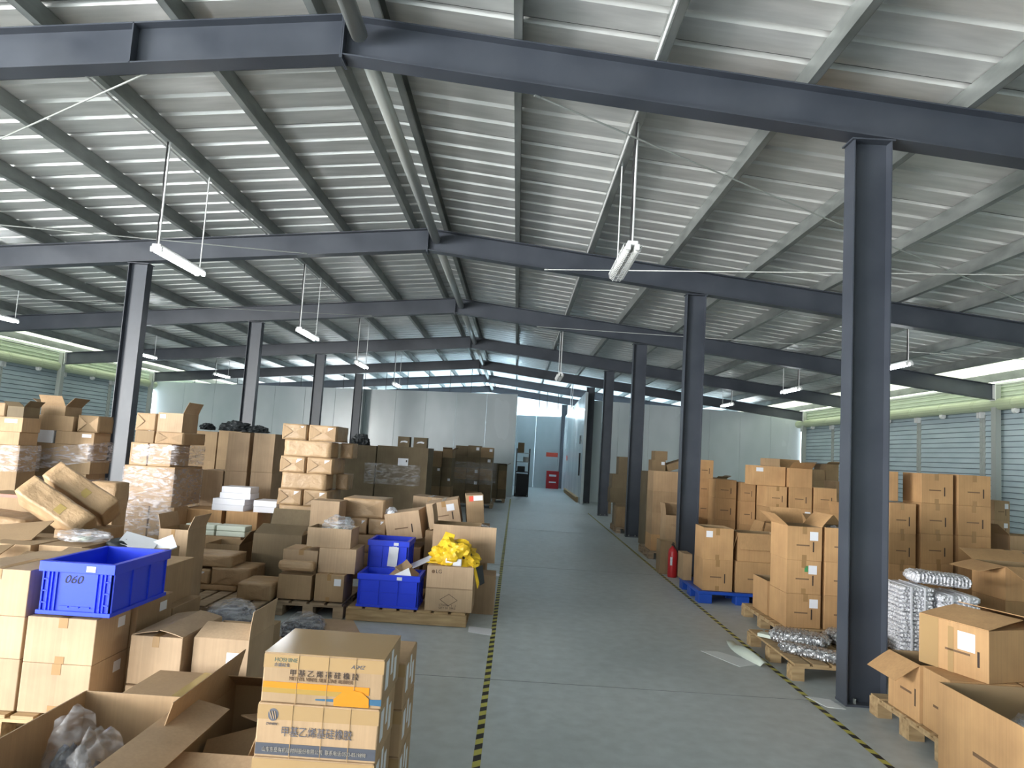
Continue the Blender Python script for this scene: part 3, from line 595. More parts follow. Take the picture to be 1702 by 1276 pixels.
BOXES = [
(-3.034,-2.636,3.98,4.34,0.639,0.889,0,'a','tape;ptape','pale tan box, top in stack left of the blue 060 crate',0),
(-3.034,-2.636,3.98,4.34,0.413,0.638,0,'a','ptape','pale tan box, second from top in stack left of the blue 060 crate',0),
(-3.034,-2.636,3.98,4.34,0.14,0.412,0,'a','ptape','pale tan box, third from top in stack left of the blue 060 crate',0),
(-2.622,-2.242,3.98,4.34,0.403,0.647,0,'a','ptape;rlabel','pale tan box, top in stack right under the blue 060 crate',0),
(-2.622,-2.242,3.98,4.34,0.14,0.402,0,'a','ptape;rlabel','pale tan box, second from top in stack right under the blue 060 crate',0),
(-2.58,-2.215,4.36,4.8,0.14,0.402,0,'b','rlabel','brown cardboard box low behind the crate stack, white label on its side',0),
(-2.58,-2.215,4.36,4.8,0.402,0.647,0,'b','rlabel','brown cardboard box behind the upper box under the blue crate',0),
(-2.6,-2.225,4.84,5.26,0.14,0.53,0,'b','','lower brown box at the back of the crate pallet',0),
(-2.6,-2.3,4.84,5.26,0.53,0.8,0,'b','flabel','tan cardboard box standing directly behind the blue 060 crate',0),
(-2.13,-1.83,4.14,4.58,0,0.26,0,'a','','tan box low in near pile, holding up the loose lidded box',1),
(-2.135,-1.835,4.16,4.7,0.262,0.53,0,'a','lid;ptape','pale tan box with loose lid flaps, right of the blue crate stack',1),
(-1.79,-1.47,4.2,4.62,0,0.53,0,'a','open:R4,F-70;flabel','torn open box with one tall raised flap and white sticker',1),
(-1.9,-1.5,3.56,4.05,0,0.385,0,'b','tape2','flat topped box sealed with yellow tape behind the front open box',1),
(-1.4,-1.02,3.02,3.86,0,0.4,0,'b','open:L-12,B-60,R20','deep brown open box with folded flaps beside the silicone rubber boxes',1),
(-3.309,-2.74,7.28,7.73,0.14,0.193,0,'k','pack','kraft paper pack, lowest at left on the slatted pallet',2),
(-2.604,-2.275,6.95,7.4,0.14,0.295,0,'k','pack','kraft paper pack, lowest at the right on the slatted pallet',2),
(-3.294,-3.021,7.28,7.73,0.193,0.339,0,'k','pack;flabel','kraft paper pack, left of the middle layer above the slatted pallet',2),
(-2.997,-2.609,7.28,7.73,0.193,0.367,0,'k','pack','kraft paper pack, right of the middle layer above the slatted pallet',2),
(-3.287,-2.811,7.3,7.7,0.367,0.48,0,'k','pack','kraft paper pack, crumpled, topmost above the slatted pallet',2),
(-2.248,-1.919,7.06,7.46,0.15,0.383,0,'b','','tan box, lower left box under the rolled kraft pack',3),
(-1.884,-1.602,7.06,7.46,0.15,0.405,0,'b','flabel;ptape','tan box, lower right box with small square sticker',3),
(-2.27,-1.92,7.21,7.6,0.383,0.603,0,'a','ptape','tan box with brown tape square, above the rolled kraft pack',3),
(-1.9,-1.53,7.17,7.58,0.405,0.645,0,'a','','tan box with a dark scuff, left of the rear blue crate',3),
(-2.04,-1.6,7.2,7.55,0.646,0.835,0,'a','open:','open topped box with clear plastic bag on top',3),
(-2.8,-2.27,7.82,8.3,0,0.66,0,'d','open:F-70,B20','large shaded olive brown box with paper draped over its rim',3),
(-2.901,-2.595,8.75,9.37,1.694,1.891,0,'k','pack;flabel','kraft paper pack, left in top layer of the tall centre pile',4),
(-2.573,-2.23,8.75,9.37,1.694,1.891,0,'k','pack;flabel','kraft paper pack, right in top layer of the tall centre pile',4),
(-2.86,-2.273,8.75,9.09,1.495,1.692,0,'k','pack','long kraft pack, second layer from top of the tall centre pile',4),
(-2.894,-2.581,8.75,9.37,1.296,1.493,0,'k','pack;flabel','kraft paper pack, left in third layer of the tall centre pile',4),
(-2.56,-2.241,8.75,9.37,1.296,1.493,0,'k','pack;flabel','kraft paper pack, right in third layer of the tall centre pile',4),
(-2.86,-2.305,8.75,9.09,1.097,1.294,0,'k','pack','long kraft pack, fourth layer from top of the tall centre pile',4),
(-2.886,-2.59,8.75,9.37,0.898,1.095,0,'k','pack;flabel','kraft paper pack, left in fifth layer of the tall centre pile',4),
(-2.569,-2.273,8.75,9.37,0.898,1.095,0,'k','pack;flabel','kraft paper pack, right in fifth layer of the tall centre pile',4),
(-2.86,-2.256,8.75,9.09,0.699,0.896,0,'k','pack','long kraft pack, sixth layer from top of the tall centre pile',4),
(-2.86,-2.28,8.75,9.35,0.14,0.697,0,'b','','large box hidden under the tall kraft pack pile',4),
(-2.25,-2.1,9.11,9.43,1.495,1.692,0,'k','pack','small pack end at right of the second layer of the tall pile',4),
(-2.28,-2.13,9.11,9.43,1.097,1.294,0,'k','pack','small pack end at right of the fourth layer of the tall pile',4),
(-1.982,-1.489,8.35,8.9,0.84,1.059,0,'k','pack','long kraft paper pack, topmost behind the blue crates',5),
(-1.881,-1.683,8.35,8.85,0.65,0.838,0,'k','pack;flabel','small kraft paper pack, middle left in the short pile',5),
(-1.664,-1.459,8.35,8.85,0.65,0.838,0,'k','pack;flabel','small kraft paper pack, middle right in the short pile',5),
(-1.867,-1.438,8.35,8.85,0.14,0.294,0,'k','','mostly hidden kraft paper box at the base of the short pile behind the blue crates',5),
(-1.867,-1.438,8.35,8.85,0.295,0.449,0,'k','','mostly hidden kraft paper box low in the short pile behind the blue crates',5),
(-1.867,-1.438,8.35,8.85,0.45,0.648,0,'k','pack','wide kraft paper pack, the short pile behind the blue crates',5),
(-2.25,-1.93,7.98,8.3,0,0.74,0,'b','','box buried behind the bag topped open box',5),
(-2.25,-1.93,7.98,8.3,0.741,1.04,0,'a','','plain tan box before the right foot of the tall kraft pile',5),
(-0.8,-0.34,7.05,7.45,0.13,0.345,0,'a','diamond','closed tan box with printed black diamond, lowest under the yellow bag',6),
(-0.8,-0.345,7.05,7.45,0.346,0.56,0,'a','lg','tan box printed LG under the yellow bag',6),
(-0.37,-0.14,7.62,7.98,0,0.4,0,'a','','tan box on the floor at the aisle edge',6),
(-0.83,-0.33,7.62,8.02,0.401,0.9,0,'a','open:L10;panel','large open box with wide side flap behind the yellow bag',6),
(-0.98,-0.61,8.2,8.75,0,0.76,0,'b','','tan box under the tilted boxes beside the aisle',6),
(-1.42,-1.02,8.2,8.75,0,0.56,0,'b','','tan box under the tilted box behind the rear blue crate',6),
(-0.58,-0.27,8.2,8.75,0,0.83,0,'b','','tan box by the aisle tape behind the large open box',6),
(-1.4,-0.99,8.24,8.6,0.585,0.91,(0.05,-0.2,-0.1),'a','mark','pink tan box tilted left behind the rear blue crate',6),
(-0.95,-0.58,8.25,8.62,0.765,1.06,(0.04,-0.22,0.03),'a','flabel;mark;ptape','tilted tan box with white sticker and black bar',6),
(-0.54,-0.34,8.3,8.72,0.85,1.18,(0,-0.1,0.1),'b','redlabel','leaning box with red and white sticker by the aisle',6),
(-1.3,-0.86,9.25,9.65,0,0.62,0,'b','','box under the tan box with scribbled writing',6),
(-1.3,-0.88,9.25,9.65,0.621,1.06,(0,0.03,-0.05),'a','ptape;scribble','tan box with faint scribbled writing and brown tape',6),
(-3.397,-2.149,17.4,18.5,0.14,1.682,0,'d','notice','huge wrapped brown box with white notice, right of the tall pair',7),
(-4.697,-3.432,17.4,18.5,0.14,1.661,0,'d','','huge wrapped brown box by panel wall, left of the tall pair',7),
(-2.931,-2.646,17.5,17.8,1.683,1.932,0,'d','notice2','small brown box with white mark, left of two atop the huge box',7),
(-2.544,-2.216,17.5,17.8,1.683,1.932,0,'d','notice2','small brown box with white mark, right of two atop the huge box',7),
(-2.328,-2.044,19.695,20.635,0.14,0.401,0,'d','','dark brown box, bottom left of tower right of the huge boxes',8),
(-2.032,-1.76,19.681,20.621,0.14,0.401,0,'c','','dark brown box, bottom right of tower right of the huge boxes',8),
(-2.327,-2.044,19.658,20.598,0.403,0.663,0,'c','','dark brown box, second left of tower right of the huge boxes',8),
(-2.032,-1.755,19.686,20.626,0.403,0.663,0,'c','','dark brown box, second right of tower right of the huge boxes',8),
(-2.328,-2.044,19.627,20.567,0.665,0.925,0,'d','','dark brown box, third left of tower right of the huge boxes',8),
(-2.032,-1.753,19.691,20.631,0.665,0.925,0,'d','flabel','dark brown box, third right of tower right of the huge boxes',8),
(-2.326,-2.044,19.623,20.563,0.928,1.188,0,'d','flabel','dark brown box, fourth left of tower right of the huge boxes',8),
(-2.032,-1.757,19.7,20.64,0.928,1.188,0,'d','','dark brown box, fourth right of tower right of the huge boxes',8),
(-2.321,-2.044,19.641,20.581,1.19,1.45,0,'c','','dark brown box, fifth left of tower right of the huge boxes',8),
(-2.032,-1.761,19.698,20.638,1.19,1.45,0,'d','','dark brown box, fifth right of tower right of the huge boxes',8),
(-2.325,-2.044,19.665,20.605,1.453,1.626,0,'c','','dark brown box, sixth left of tower right of the huge boxes',8),
(-2.032,-1.76,19.688,20.628,1.453,1.689,0,'c','open:R60,F70','dark brown box, sixth right of tower right of the huge boxes',8),
(-1.851,-1.478,21.554,22.594,0.14,0.48,0,'d','','dark brown box, bottom left of film wrapped tower before the wall',9),
(-1.466,-1.086,21.561,22.601,0.14,0.48,0,'c','','dark brown box, bottom middle of film wrapped tower before the wall',9),
(-1.074,-0.703,21.6,22.64,0.14,0.48,0,'d','','dark brown box, bottom right of film wrapped tower before the wall',9),
(-1.846,-1.478,21.515,22.555,0.482,0.822,0,'d','','dark brown box, second left of film wrapped tower before the wall',9),
(-1.466,-1.086,21.578,22.618,0.482,0.822,0,'d','flabel','dark brown box, second middle of film wrapped tower before the wall',9),
(-1.074,-0.699,21.582,22.622,0.482,0.822,0,'d','','dark brown box, second right of film wrapped tower before the wall',9),
(-1.84,-1.478,21.571,22.611,0.824,1.163,0,'c','','dark brown box, third left of film wrapped tower before the wall',9),
(-1.466,-1.086,21.596,22.636,0.824,1.163,0,'c','flabel','dark brown box, third middle of film wrapped tower before the wall',9),
(-1.074,-0.713,21.522,22.562,0.824,1.163,0,'c','','dark brown box, third right of film wrapped tower before the wall',9),
(-1.842,-1.478,21.542,22.582,1.165,1.505,0,'d','','dark brown box, fourth left of film wrapped tower before the wall',9),
(-1.466,-1.086,21.558,22.598,1.165,1.505,0,'d','','dark brown box, fourth middle of film wrapped tower before the wall',9),
(-1.074,-0.706,21.528,22.568,1.165,1.505,0,'d','flabel','dark brown box, fourth right of film wrapped tower before the wall',9),
(-1.847,-1.478,21.59,22.63,1.507,1.821,0,'d','','dark brown box, fifth left of film wrapped tower before the wall',9),
(-1.466,-1.086,21.512,22.552,1.507,1.845,0,'d','flabel','dark brown box, fifth middle of film wrapped tower before the wall',9),
(-1.074,-0.7,21.515,22.555,1.507,1.81,0,'c','flabel','dark brown box, fifth right of film wrapped tower before the wall',9),
(-0.867,-0.58,24.21,25.15,0.14,0.451,0,'d','','dark brown box, bottom left of short dark tower at the aisle',10),
(-0.568,-0.279,24.255,25.195,0.14,0.451,0,'d','','dark brown box, bottom right of short dark tower at the aisle',10),
(-0.87,-0.58,24.228,25.168,0.453,0.764,0,'d','','dark brown box, second left of short dark tower at the aisle',10),
(-0.568,-0.285,24.203,25.143,0.453,0.764,0,'c','','dark brown box, second right of short dark tower at the aisle',10),
(-0.863,-0.58,24.231,25.171,0.766,1.077,0,'d','','dark brown box, third left of short dark tower at the aisle',10),
(-0.568,-0.288,24.237,25.177,0.766,1.077,0,'c','','dark brown box, third right of short dark tower at the aisle',10),
(-0.872,-0.58,24.247,25.187,1.079,1.305,0,'d','','dark brown box, fourth left of short dark tower at the aisle',10),
(-0.568,-0.287,24.231,25.171,1.079,1.268,0,'d','open:R60,F70','dark brown box, fourth right of short dark tower at the aisle',10),
(-4.681,-4.388,8.62,8.98,0.14,0.791,0,'b','','tan box under the film wrapped big box, left of two',11),
(-4.369,-4.076,8.62,8.98,0.14,0.791,0,'b','flabel','tan box under the film wrapped big box, right of two',11),
(-4.722,-4.108,8.6,9.35,0.792,1.27,0,'b','','big film wrapped box right of the left pillar',11),
(-4.705,-4.495,8.66,9.26,1.271,1.544,0,'b','','tan box above the big wrapped box, beside the pillar',11),
(-4.477,-4.201,8.66,9.14,1.271,1.544,0,'b','flabel','tan box above the big wrapped box, right of two',11),
(-4.692,-4.459,8.7,9.1,1.545,1.694,0,'c','','dark brown box beside the pillar, upper left on the wrapped pallet',11),
(-4.439,-4.088,8.7,9.3,1.545,1.694,0,'b','pack','crumpled low box under the topmost open box by the pillar',11),
(-4.431,-4.123,8.7,9.12,1.695,1.928,0,'a','open:R22;flabel2','topmost open box on the wrapped pallet by the pillar',11),
(-4.709,-4.46,8.72,9.08,1.695,1.91,0,'b','pack','small tape covered box left of the topmost open box',11),
(-6.097,-5.583,13.2,14.1,0,0.601,0,'c','','mostly hidden brown box at the base of behind the film wrapped pallet',12),
(-6.097,-5.583,13.2,14.1,0.602,1.203,0,'c','','mostly hidden brown box low in behind the film wrapped pallet',12),
(-6.097,-5.583,13.2,14.1,1.204,1.748,0,'c','','wide brown wrapped box, behind the film wrapped pallet',12),
(-5.559,-5.135,13.2,14.1,0,0.617,0,'c','','mostly hidden brown box at the base of at the foot of the second left pillar',12),
(-5.559,-5.135,13.2,14.1,0.618,1.234,0,'c','','mostly hidden brown box low in at the foot of the second left pillar',12),
(-5.559,-5.135,13.2,14.1,1.235,1.778,0,'c','','wide brown wrapped box, at the foot of the second left pillar',12),
(-3.97,-3.669,9.75,10.25,0,0.688,0,'a','','mostly hidden pale tan box at the base of the left column of tall boxes',13),
(-3.97,-3.669,9.75,10.25,1.215,1.747,0,'a','','pale tan box, top in the left column of tall boxes',13),
(-3.97,-3.669,9.75,10.25,0.689,1.214,0,'a','','pale tan box, second from top in the left column of tall boxes',13),
(-3.614,-3.321,9.75,10.25,0,0.693,0,'a','','mostly hidden pale tan box at the base of the right column of tall boxes',13),
(-3.614,-3.321,9.75,10.25,1.221,1.752,0,'a','','pale tan box, top in the right column of tall boxes',13),
(-3.614,-3.321,9.75,10.25,0.694,1.22,0,'a','','pale tan box, second from top in the right column of tall boxes',13),
(-4.291,-3.99,9.75,10.25,0,0.682,0,'a','','mostly hidden pale tan box at the base of the short column behind the white boxes',13),
(-4.291,-3.99,9.75,10.25,0.683,1.209,0,'a','','pale tan box, the short column behind the white boxes',13),
(-4.17,-3.653,9,9.5,0,0.242,0,'o','','mostly hidden orange tan box at the base of left under the white boxes',14),
(-4.17,-3.653,9,9.5,0.243,0.485,0,'o','','mostly hidden orange tan box low in left under the white boxes',14),
(-4.17,-3.653,9,9.5,0.486,0.752,0,'o','','wide tan box, left under the white boxes',14),
(-3.594,-3.198,9,9.5,0,0.258,0,'o','','mostly hidden orange tan box at the base of right under the white boxes',14),
(-3.594,-3.198,9,9.5,0.259,0.517,0,'o','','mostly hidden orange tan box low in right under the white boxes',14),
(-3.594,-3.198,9,9.5,0.518,0.755,0,'o','','wide tan box, right under the white boxes',14),
(-3.79,-3.39,9.01,9.36,0.753,0.827,0,'w','','flat white box, lowest of the left white pile',15),
(-3.79,-3.38,9.02,9.36,0.828,0.902,0,'w','','flat white box, second up in the left white pile',15),
(-3.72,-3.33,9.05,9.36,0.903,0.977,0,'w','','flat white box, third up in the left white pile',15),
(-3.71,-3.34,9.07,9.36,0.978,1.052,0,'w','','flat white box, topmost of the left white pile',15),
(-3.27,-2.99,9.03,9.36,0.756,0.83,0,'w','','flat white box, lower of the right white pair',15),
(-3.27,-2.98,9.02,9.36,0.831,0.905,0,'w','','flat white box, upper of the right white pair',15),
(-6.466,-5.813,8.3,8.62,0.75,1.429,0,'c','','wide brown film wrapped box at the left picture edge',16),
(-6.417,-5.767,8.3,8.62,0,0.748,0,'c','','brown box at the base of the left edge stack',16),
(-6.498,-5.83,8.3,8.62,1.43,1.583,0,'b','','tan box above the film wrapped box at the left edge',16),
(-6.435,-5.815,8.3,8.62,1.584,1.756,0,'b','flabel','tape covered box under the dark open box, left edge',16),
(-6.036,-5.84,8.33,8.61,1.757,1.883,0,'d','open:R40,F60','dark open box on top at the left edge',16),
(-6.303,-6.057,8.33,8.61,1.757,1.918,0,'b','pack','tape covered small box at the very left edge top',16),
(-6.062,-5.345,8.9,9.32,0,0.849,0,'c','','wide brown box, lowest in the far left pallet',17),
(-6.086,-5.359,8.9,9.32,0.85,1.102,0,'c','','wide brown wrapped box low in the far left pallet',17),
(-6.072,-5.32,8.9,9.32,1.103,1.269,0,'c','','wide brown wrapped box in the middle of the far left pallet',17),
(-6.064,-5.364,8.9,9.32,1.27,1.464,0,'b','','wide tan box under bunched film, far left pallet',17),
(-6.073,-5.834,8.9,9.24,1.465,1.623,0,'w','','pale box with white sheets in the far left pallet',17),
(-5.799,-5.31,8.9,9.26,1.465,1.623,0,'b','flabel','tan box with white sticker in the far left pallet',17),
(-6.094,-5.61,8.92,9.24,1.624,1.813,0,'b','','plain wide tan box under the open box, far left',17),
(-5.553,-5.283,8.92,9.24,1.624,1.839,0,'c','pack','tape covered box right of the open box, far left',17),
(-6.044,-5.735,8.93,9.27,1.814,1.933,0,'b','open:F35,R42,L60','open box with flared flaps on top, far left',17),
(-4.55,-3.98,6.1,6.6,0,0.7,0,'c','','brown box under the long kraft packs at left',18),
(-3.854,-3.538,6.05,6.55,0,0.82,0,'b','','tan box directly under the lower ends of the long kraft packs',18),
(-4.108,-3.838,6.9,7.12,0,1.176,0,'k','pack','upright rumpled kraft pack standing left of the pillar foot',18),
(-5.15,-4.66,6.3,6.9,0,0.55,0,'c','','brown box at left edge below the red taped box',18),
(-5.6,-4.7,7.1,7.6,0,0.75,0,'c','','wide brown box under the red taped box',18),
(-5.35,-4.78,7.1,7.55,0.751,0.98,0,'c','redtape','brown box with red tape at the left picture edge',18),
(-3.477,-3.156,5.3,5.72,0,0.811,0,'b','','low tan box with a clear bag on it, left behind the blue crate',18),
(-3.034,-2.696,5.45,5.87,0,0.779,0,'b','','low tan box with folded white paper, right behind the blue crate',18),
(-3.854,-3.505,5.25,5.67,0,0.811,0,'b','flabel','tan box with white sticker at the left edge of the jumble',18),
(-3.314,-3.053,4.72,5.1,0,0.808,0,'a','','pale low box just behind the near left stack',18),
(-3.04,-2.789,6.2,6.56,0,0.863,0,'a','open:R20,L15;ptape','tall open box with a clear plastic bag sticking out',18),
(-3.325,-2.961,7.86,8.26,0,0.512,0,'c','open:R35','dark open box of small parts behind the paper packs',18),
(2.68,3.12,4.74,5.12,0.14,0.5,0,'o','open:L125;lmark','small open box with a hanging flap by the near pillar',19),
(2.69,3.12,4.43,4.72,0.14,0.5,0,'o','lmark','tan box between the hanging flap box and the front box',19),
(3.14,3.9,4.43,5.12,0.14,0.5,0,'o','','hidden tan box supporting the lifted lid box at right',19),
(2.6,3.35,3.6,4.4,0,0.5,0,'o','open:;lmark','largest open box in the front right corner',20),
(2.8,3.45,4.5,4.98,0.501,0.81,(0,0,0.35),'o','lid;llabel;ctape;lmark','tan box with gaping lid corner and white label, front right',20),
(3.75,4.4,5.5,5.95,0,0.55,0,'o','open:L75,F-60','low open tan box behind the gaping lid box at right',20),
(4.74,5.4,6.95,7.45,0,0.59,0,'o','','tan box under the open flapped box at the right edge',20),
(4.74,5.4,6.95,7.45,0.591,0.91,0,'o','open:L105,F112,B70','open box with spread flaps near the right edge',20),
(5.45,6.1,8,8.5,0,0.62,0,'o','','tan box base behind the open flapped box, right edge',20),
(5.45,6.1,8,8.5,0.621,0.93,0,'o','ptape','plain tan box behind the open flapped box, right edge',20),
(6.2,6.9,9,9.5,0,0.84,0,'o','','hidden tan box low at the right edge',20),
(6.2,6.9,9,9.4,0.841,1.06,0,'b','open:L50','pale grey tan box with open top at the right edge',20),
(4.572,4.892,8.75,9.17,0,0.303,0,'o','','mostly hidden orange tan box at the base of left column beyond near pillar',21),
(4.572,4.892,8.75,9.17,1.017,1.384,0,'o','mark;ptape','printed tan box, top in left column beyond near pillar',21),
(4.572,4.892,8.75,9.17,0.652,1.016,0,'o','mark;ptape','printed tan box, second from top in left column beyond near pillar',21),
(4.572,4.892,8.75,9.17,0.304,0.651,0,'o','mark;ptape','printed tan box, third from top in left column beyond near pillar',21),
(4.955,5.34,8.75,9.17,0,0.329,0,'o','','mostly hidden orange tan box at the base of middle column beyond near pillar',21),
(4.955,5.34,8.75,9.17,1.404,1.763,0,'o','mark;ptape','printed tan box, top in middle column beyond near pillar',21),
(4.955,5.34,8.75,9.17,1.036,1.403,0,'o','mark;ptape','printed tan box, second from top in middle column beyond near pillar',21),
(4.955,5.34,8.75,9.17,0.685,1.035,0,'o','mark;ptape','printed tan box, third from top in middle column beyond near pillar',21),
(4.955,5.34,8.75,9.17,0.33,0.684,0,'o','mark;ptape','printed tan box, fourth from top in middle column beyond near pillar',21),
(4.38,4.7,8.8,9.3,1.404,1.761,0,'o','','plain sided box, top left beyond the near pillar',21),
(5.404,5.796,8.75,9.17,0,0.336,0,'o','','mostly hidden orange tan box at the base of right column beyond near pillar',21),
(5.404,5.796,8.75,9.17,1.403,1.773,0,'o','mark;ptape','printed tan box, top in right column beyond near pillar',21),
(5.404,5.796,8.75,9.17,1.042,1.402,0,'o','mark;ptape','printed tan box, second from top in right column beyond near pillar',21),
(5.404,5.796,8.75,9.17,0.685,1.041,0,'o','mark;ptape','printed tan box, third from top in right column beyond near pillar',21),
(5.404,5.796,8.75,9.17,0.337,0.684,0,'o','mark;ptape','printed tan box, fourth from top in right column beyond near pillar',21),
(7.072,7.297,10.6,11.1,0,0.446,0,'b','','mostly hidden tan box at the base of behind the tall printed stack at right',22),
(7.072,7.297,10.6,11.1,0.447,0.892,0,'b','','mostly hidden tan box low in behind the tall printed stack at right',22),
(7.072,7.297,10.6,11.1,1.155,1.443,0,'b','flabel;mark','tan box, top in behind the tall printed stack at right',22),
(7.072,7.297,10.6,11.1,0.893,1.154,0,'b','flabel;mark','tan box, second from top in behind the tall printed stack at right',22),
(6.037,6.183,13.5,14,0,0.546,0,'b','','mostly hidden tan box at the base of beside the near pillar far behind',22),
(6.037,6.183,13.5,14,0.547,1.094,0,'b','','mostly hidden tan box low in beside the near pillar far behind',22),
(6.037,6.183,13.5,14,1.095,1.543,0,'b','','tan box, beside the near pillar far behind',22),
(2.788,3.137,7.3,7.76,0.805,1.139,0,'o','open:B30,L50,R40;mark;flabel;ptape','printed tan box, top in the front column beside the right aisle',23),
(2.788,3.137,7.3,7.76,0.473,0.804,0,'o','mark;flabel;green;ptape','printed tan box, second from top in the front column beside the right aisle',23),
(2.788,3.137,7.3,7.76,0.14,0.472,0,'o','mark;flabel;ptape','printed tan box, third from top in the front column beside the right aisle',23),
(3.174,3.535,7.3,7.76,0.806,1.145,0,'o','open:B60;mark','printed tan box, top in the column hidden partly by the near pillar',23),
(3.174,3.535,7.3,7.76,0.474,0.805,0,'o','mark','printed tan box, second from top in the column hidden partly by the near pillar',23),
(3.174,3.535,7.3,7.76,0.14,0.473,0,'o','mark','printed tan box, third from top in the column hidden partly by the near pillar',23),
(2.78,3.24,7.8,8.26,0.14,0.5,0,'o','open:','open topped box behind the front column at the aisle',23),
(3.28,3.74,7.8,8.26,0.14,0.5,0,'o','','low tan box behind the aisle pallet columns',23),
(2.41,2.78,9.03,9.47,0.15,0.53,0,'o','mark;ptape','closed printed box on the blue pallet, aisle side',24),
(2.41,2.78,9.03,9.47,0.531,0.92,0,'o','open:;flabel2;ptape','open topped box on the blue pallet with white sticker',24),
(2.82,3.38,9.03,9.47,0.15,0.53,0,'o','mark','lower box on the blue pallet, right side',24),
(2.84,3.38,9.05,9.47,0.531,0.88,0,'o','open:F160,L165;','open box with folded down flaps on the blue pallet',24),
(2.32,2.44,9.7,10,0.15,0.5,0,'b','','narrow tan box behind on the blue pallet edge',24),
(3,3.55,10.35,10.8,0,0.72,0,'o','open:L80,R20','open box with flaps out, behind the blue pallet left',25),
(3.6,4.2,10.35,10.8,0,0.72,0,'o','open:F20,R70','open box behind the blue pallet, right of two',25),
(3.071,3.331,12.05,12.47,0,0.409,0,'o','','mostly hidden orange tan box at the base of column beside the second right pillar',26),
(3.071,3.331,12.05,12.47,0.41,0.82,0,'o','','mostly hidden orange tan box low in column beside the second right pillar',26),
(3.071,3.331,12.05,12.47,1.471,1.782,0,'o','mark','printed tan box, top in column beside the second right pillar',26),
(3.071,3.331,12.05,12.47,1.16,1.47,0,'o','mark','printed tan box, second from top in column beside the second right pillar',26),
(3.071,3.331,12.05,12.47,0.821,1.159,0,'o','mark','printed tan box, third from top in column beside the second right pillar',26),
(3.254,3.59,11.6,12.02,0,0.417,0,'o','','mostly hidden orange tan box at the base of second column past the second pillar',26),
(3.254,3.59,11.6,12.02,0.418,0.836,0,'o','','mostly hidden orange tan box low in second column past the second pillar',26),
(3.254,3.59,11.6,12.02,1.182,1.48,0,'o','mark','printed tan box, top in second column past the second pillar',26),
(3.254,3.59,11.6,12.02,0.837,1.181,0,'o','mark','printed tan box, second from top in second column past the second pillar',26),
(3.631,3.868,11.5,11.92,0,0.394,0,'o','','mostly hidden orange tan box at the base of third column past the second pillar',26),
(3.631,3.868,11.5,11.92,0.395,0.789,0,'o','','mostly hidden orange tan box low in third column past the second pillar',26),
(3.631,3.868,11.5,11.92,1.161,1.456,0,'o','mark','printed tan box, top in third column past the second pillar',26),
(3.631,3.868,11.5,11.92,0.79,1.16,0,'o','mark','printed tan box, second from top in third column past the second pillar',26),
(3.826,4.141,10.9,11.32,0,0.396,0,'o','','mostly hidden orange tan box at the base of tall middle row, first column',26),
(3.826,4.141,10.9,11.32,0.397,0.792,0,'o','','mostly hidden orange tan box low in tall middle row, first column',26),
(3.826,4.141,10.9,11.32,1.125,1.441,0,'o','mark;ptape','printed tan box, top in tall middle row, first column',26),
(3.826,4.141,10.9,11.32,0.793,1.124,0,'o','mark;ptape','printed tan box, second from top in tall middle row, first column',26),
(4.18,4.522,10.9,11.32,0,0.407,0,'o','','mostly hidden orange tan box at the base of tall middle row, second column',26),
(4.18,4.522,10.9,11.32,0.408,0.815,0,'o','','mostly hidden orange tan box low in tall middle row, second column',26),
(4.18,4.522,10.9,11.32,1.13,1.446,0,'o','mark','printed tan box, top in tall middle row, second column',26),
(4.18,4.522,10.9,11.32,0.816,1.129,0,'o','flabel','printed tan box, second from top in tall middle row, second column',26),
(4.553,4.895,10.9,11.32,0,0.409,0,'o','','mostly hidden orange tan box at the base of tall middle row, third column',26),
(4.553,4.895,10.9,11.32,0.41,0.82,0,'o','','mostly hidden orange tan box low in tall middle row, third column',26),
(4.553,4.895,10.9,11.32,1.144,1.46,0,'o','mark','printed tan box, top in tall middle row, third column',26),
(4.553,4.895,10.9,11.32,0.821,1.143,0,'o','mark','printed tan box, second from top in tall middle row, third column',26),
(4.177,4.527,10.92,11.3,1.444,1.732,0,'o','open:F60,B40','open box with dark contents above the middle columns',26),
(3.93,4.26,11.35,11.75,0,1.442,0,'o','','tall plain box left of the middle columns',26),
(3.66,4.15,11,11.4,1.443,1.742,0,'o','flabel2','wide box with white sticker on the middle rows',26),
(3.86,4.08,11.05,11.3,1.744,1.862,0,'b','','small box perched highest in the middle right rows',26),
(4.66,5,10.2,10.6,0,0.8,0,'o','','box under the raised lid box left of the near pillar',26),
(4.66,5,10.2,10.6,0.801,1.12,0,'o','open:L10,R20','box with a raised side flap left of the near pillar',26),
(7.227,7.549,18.215,18.955,0,0.484,0,'c','flabel','brown box, bottom left of heap near the far right shutters',27),
(7.561,7.895,18.237,18.977,0,0.484,0,'c','','brown box, bottom middle of heap near the far right shutters',27),
(7.907,8.239,18.243,18.983,0,0.484,0,'c','flabel','brown box, bottom right of heap near the far right shutters',27),
(7.218,7.549,18.283,19.023,0.486,0.971,0,'c','','brown box, second left of heap near the far right shutters',27),
(7.561,7.895,18.295,19.035,0.486,0.971,0,'c','','brown box, second middle of heap near the far right shutters',27),
(7.907,8.225,18.205,18.945,0.486,0.971,0,'c','','brown box, second right of heap near the far right shutters',27),
(7.221,7.549,18.212,18.952,0.973,1.457,0,'c','','brown box, third left of heap near the far right shutters',27),
(7.561,7.895,18.258,18.998,0.973,1.457,0,'c','','brown box, third middle of heap near the far right shutters',27),
(7.907,8.239,18.206,18.946,0.973,1.457,0,'c','flabel','brown box, third right of heap near the far right shutters',27),
(7.226,7.549,18.231,18.971,1.459,1.858,0,'c','open:R60,F70','brown box, fourth left of heap near the far right shutters',27),
(7.561,7.895,18.27,19.01,1.459,1.756,0,'c','','brown box, fourth middle of heap near the far right shutters',27),
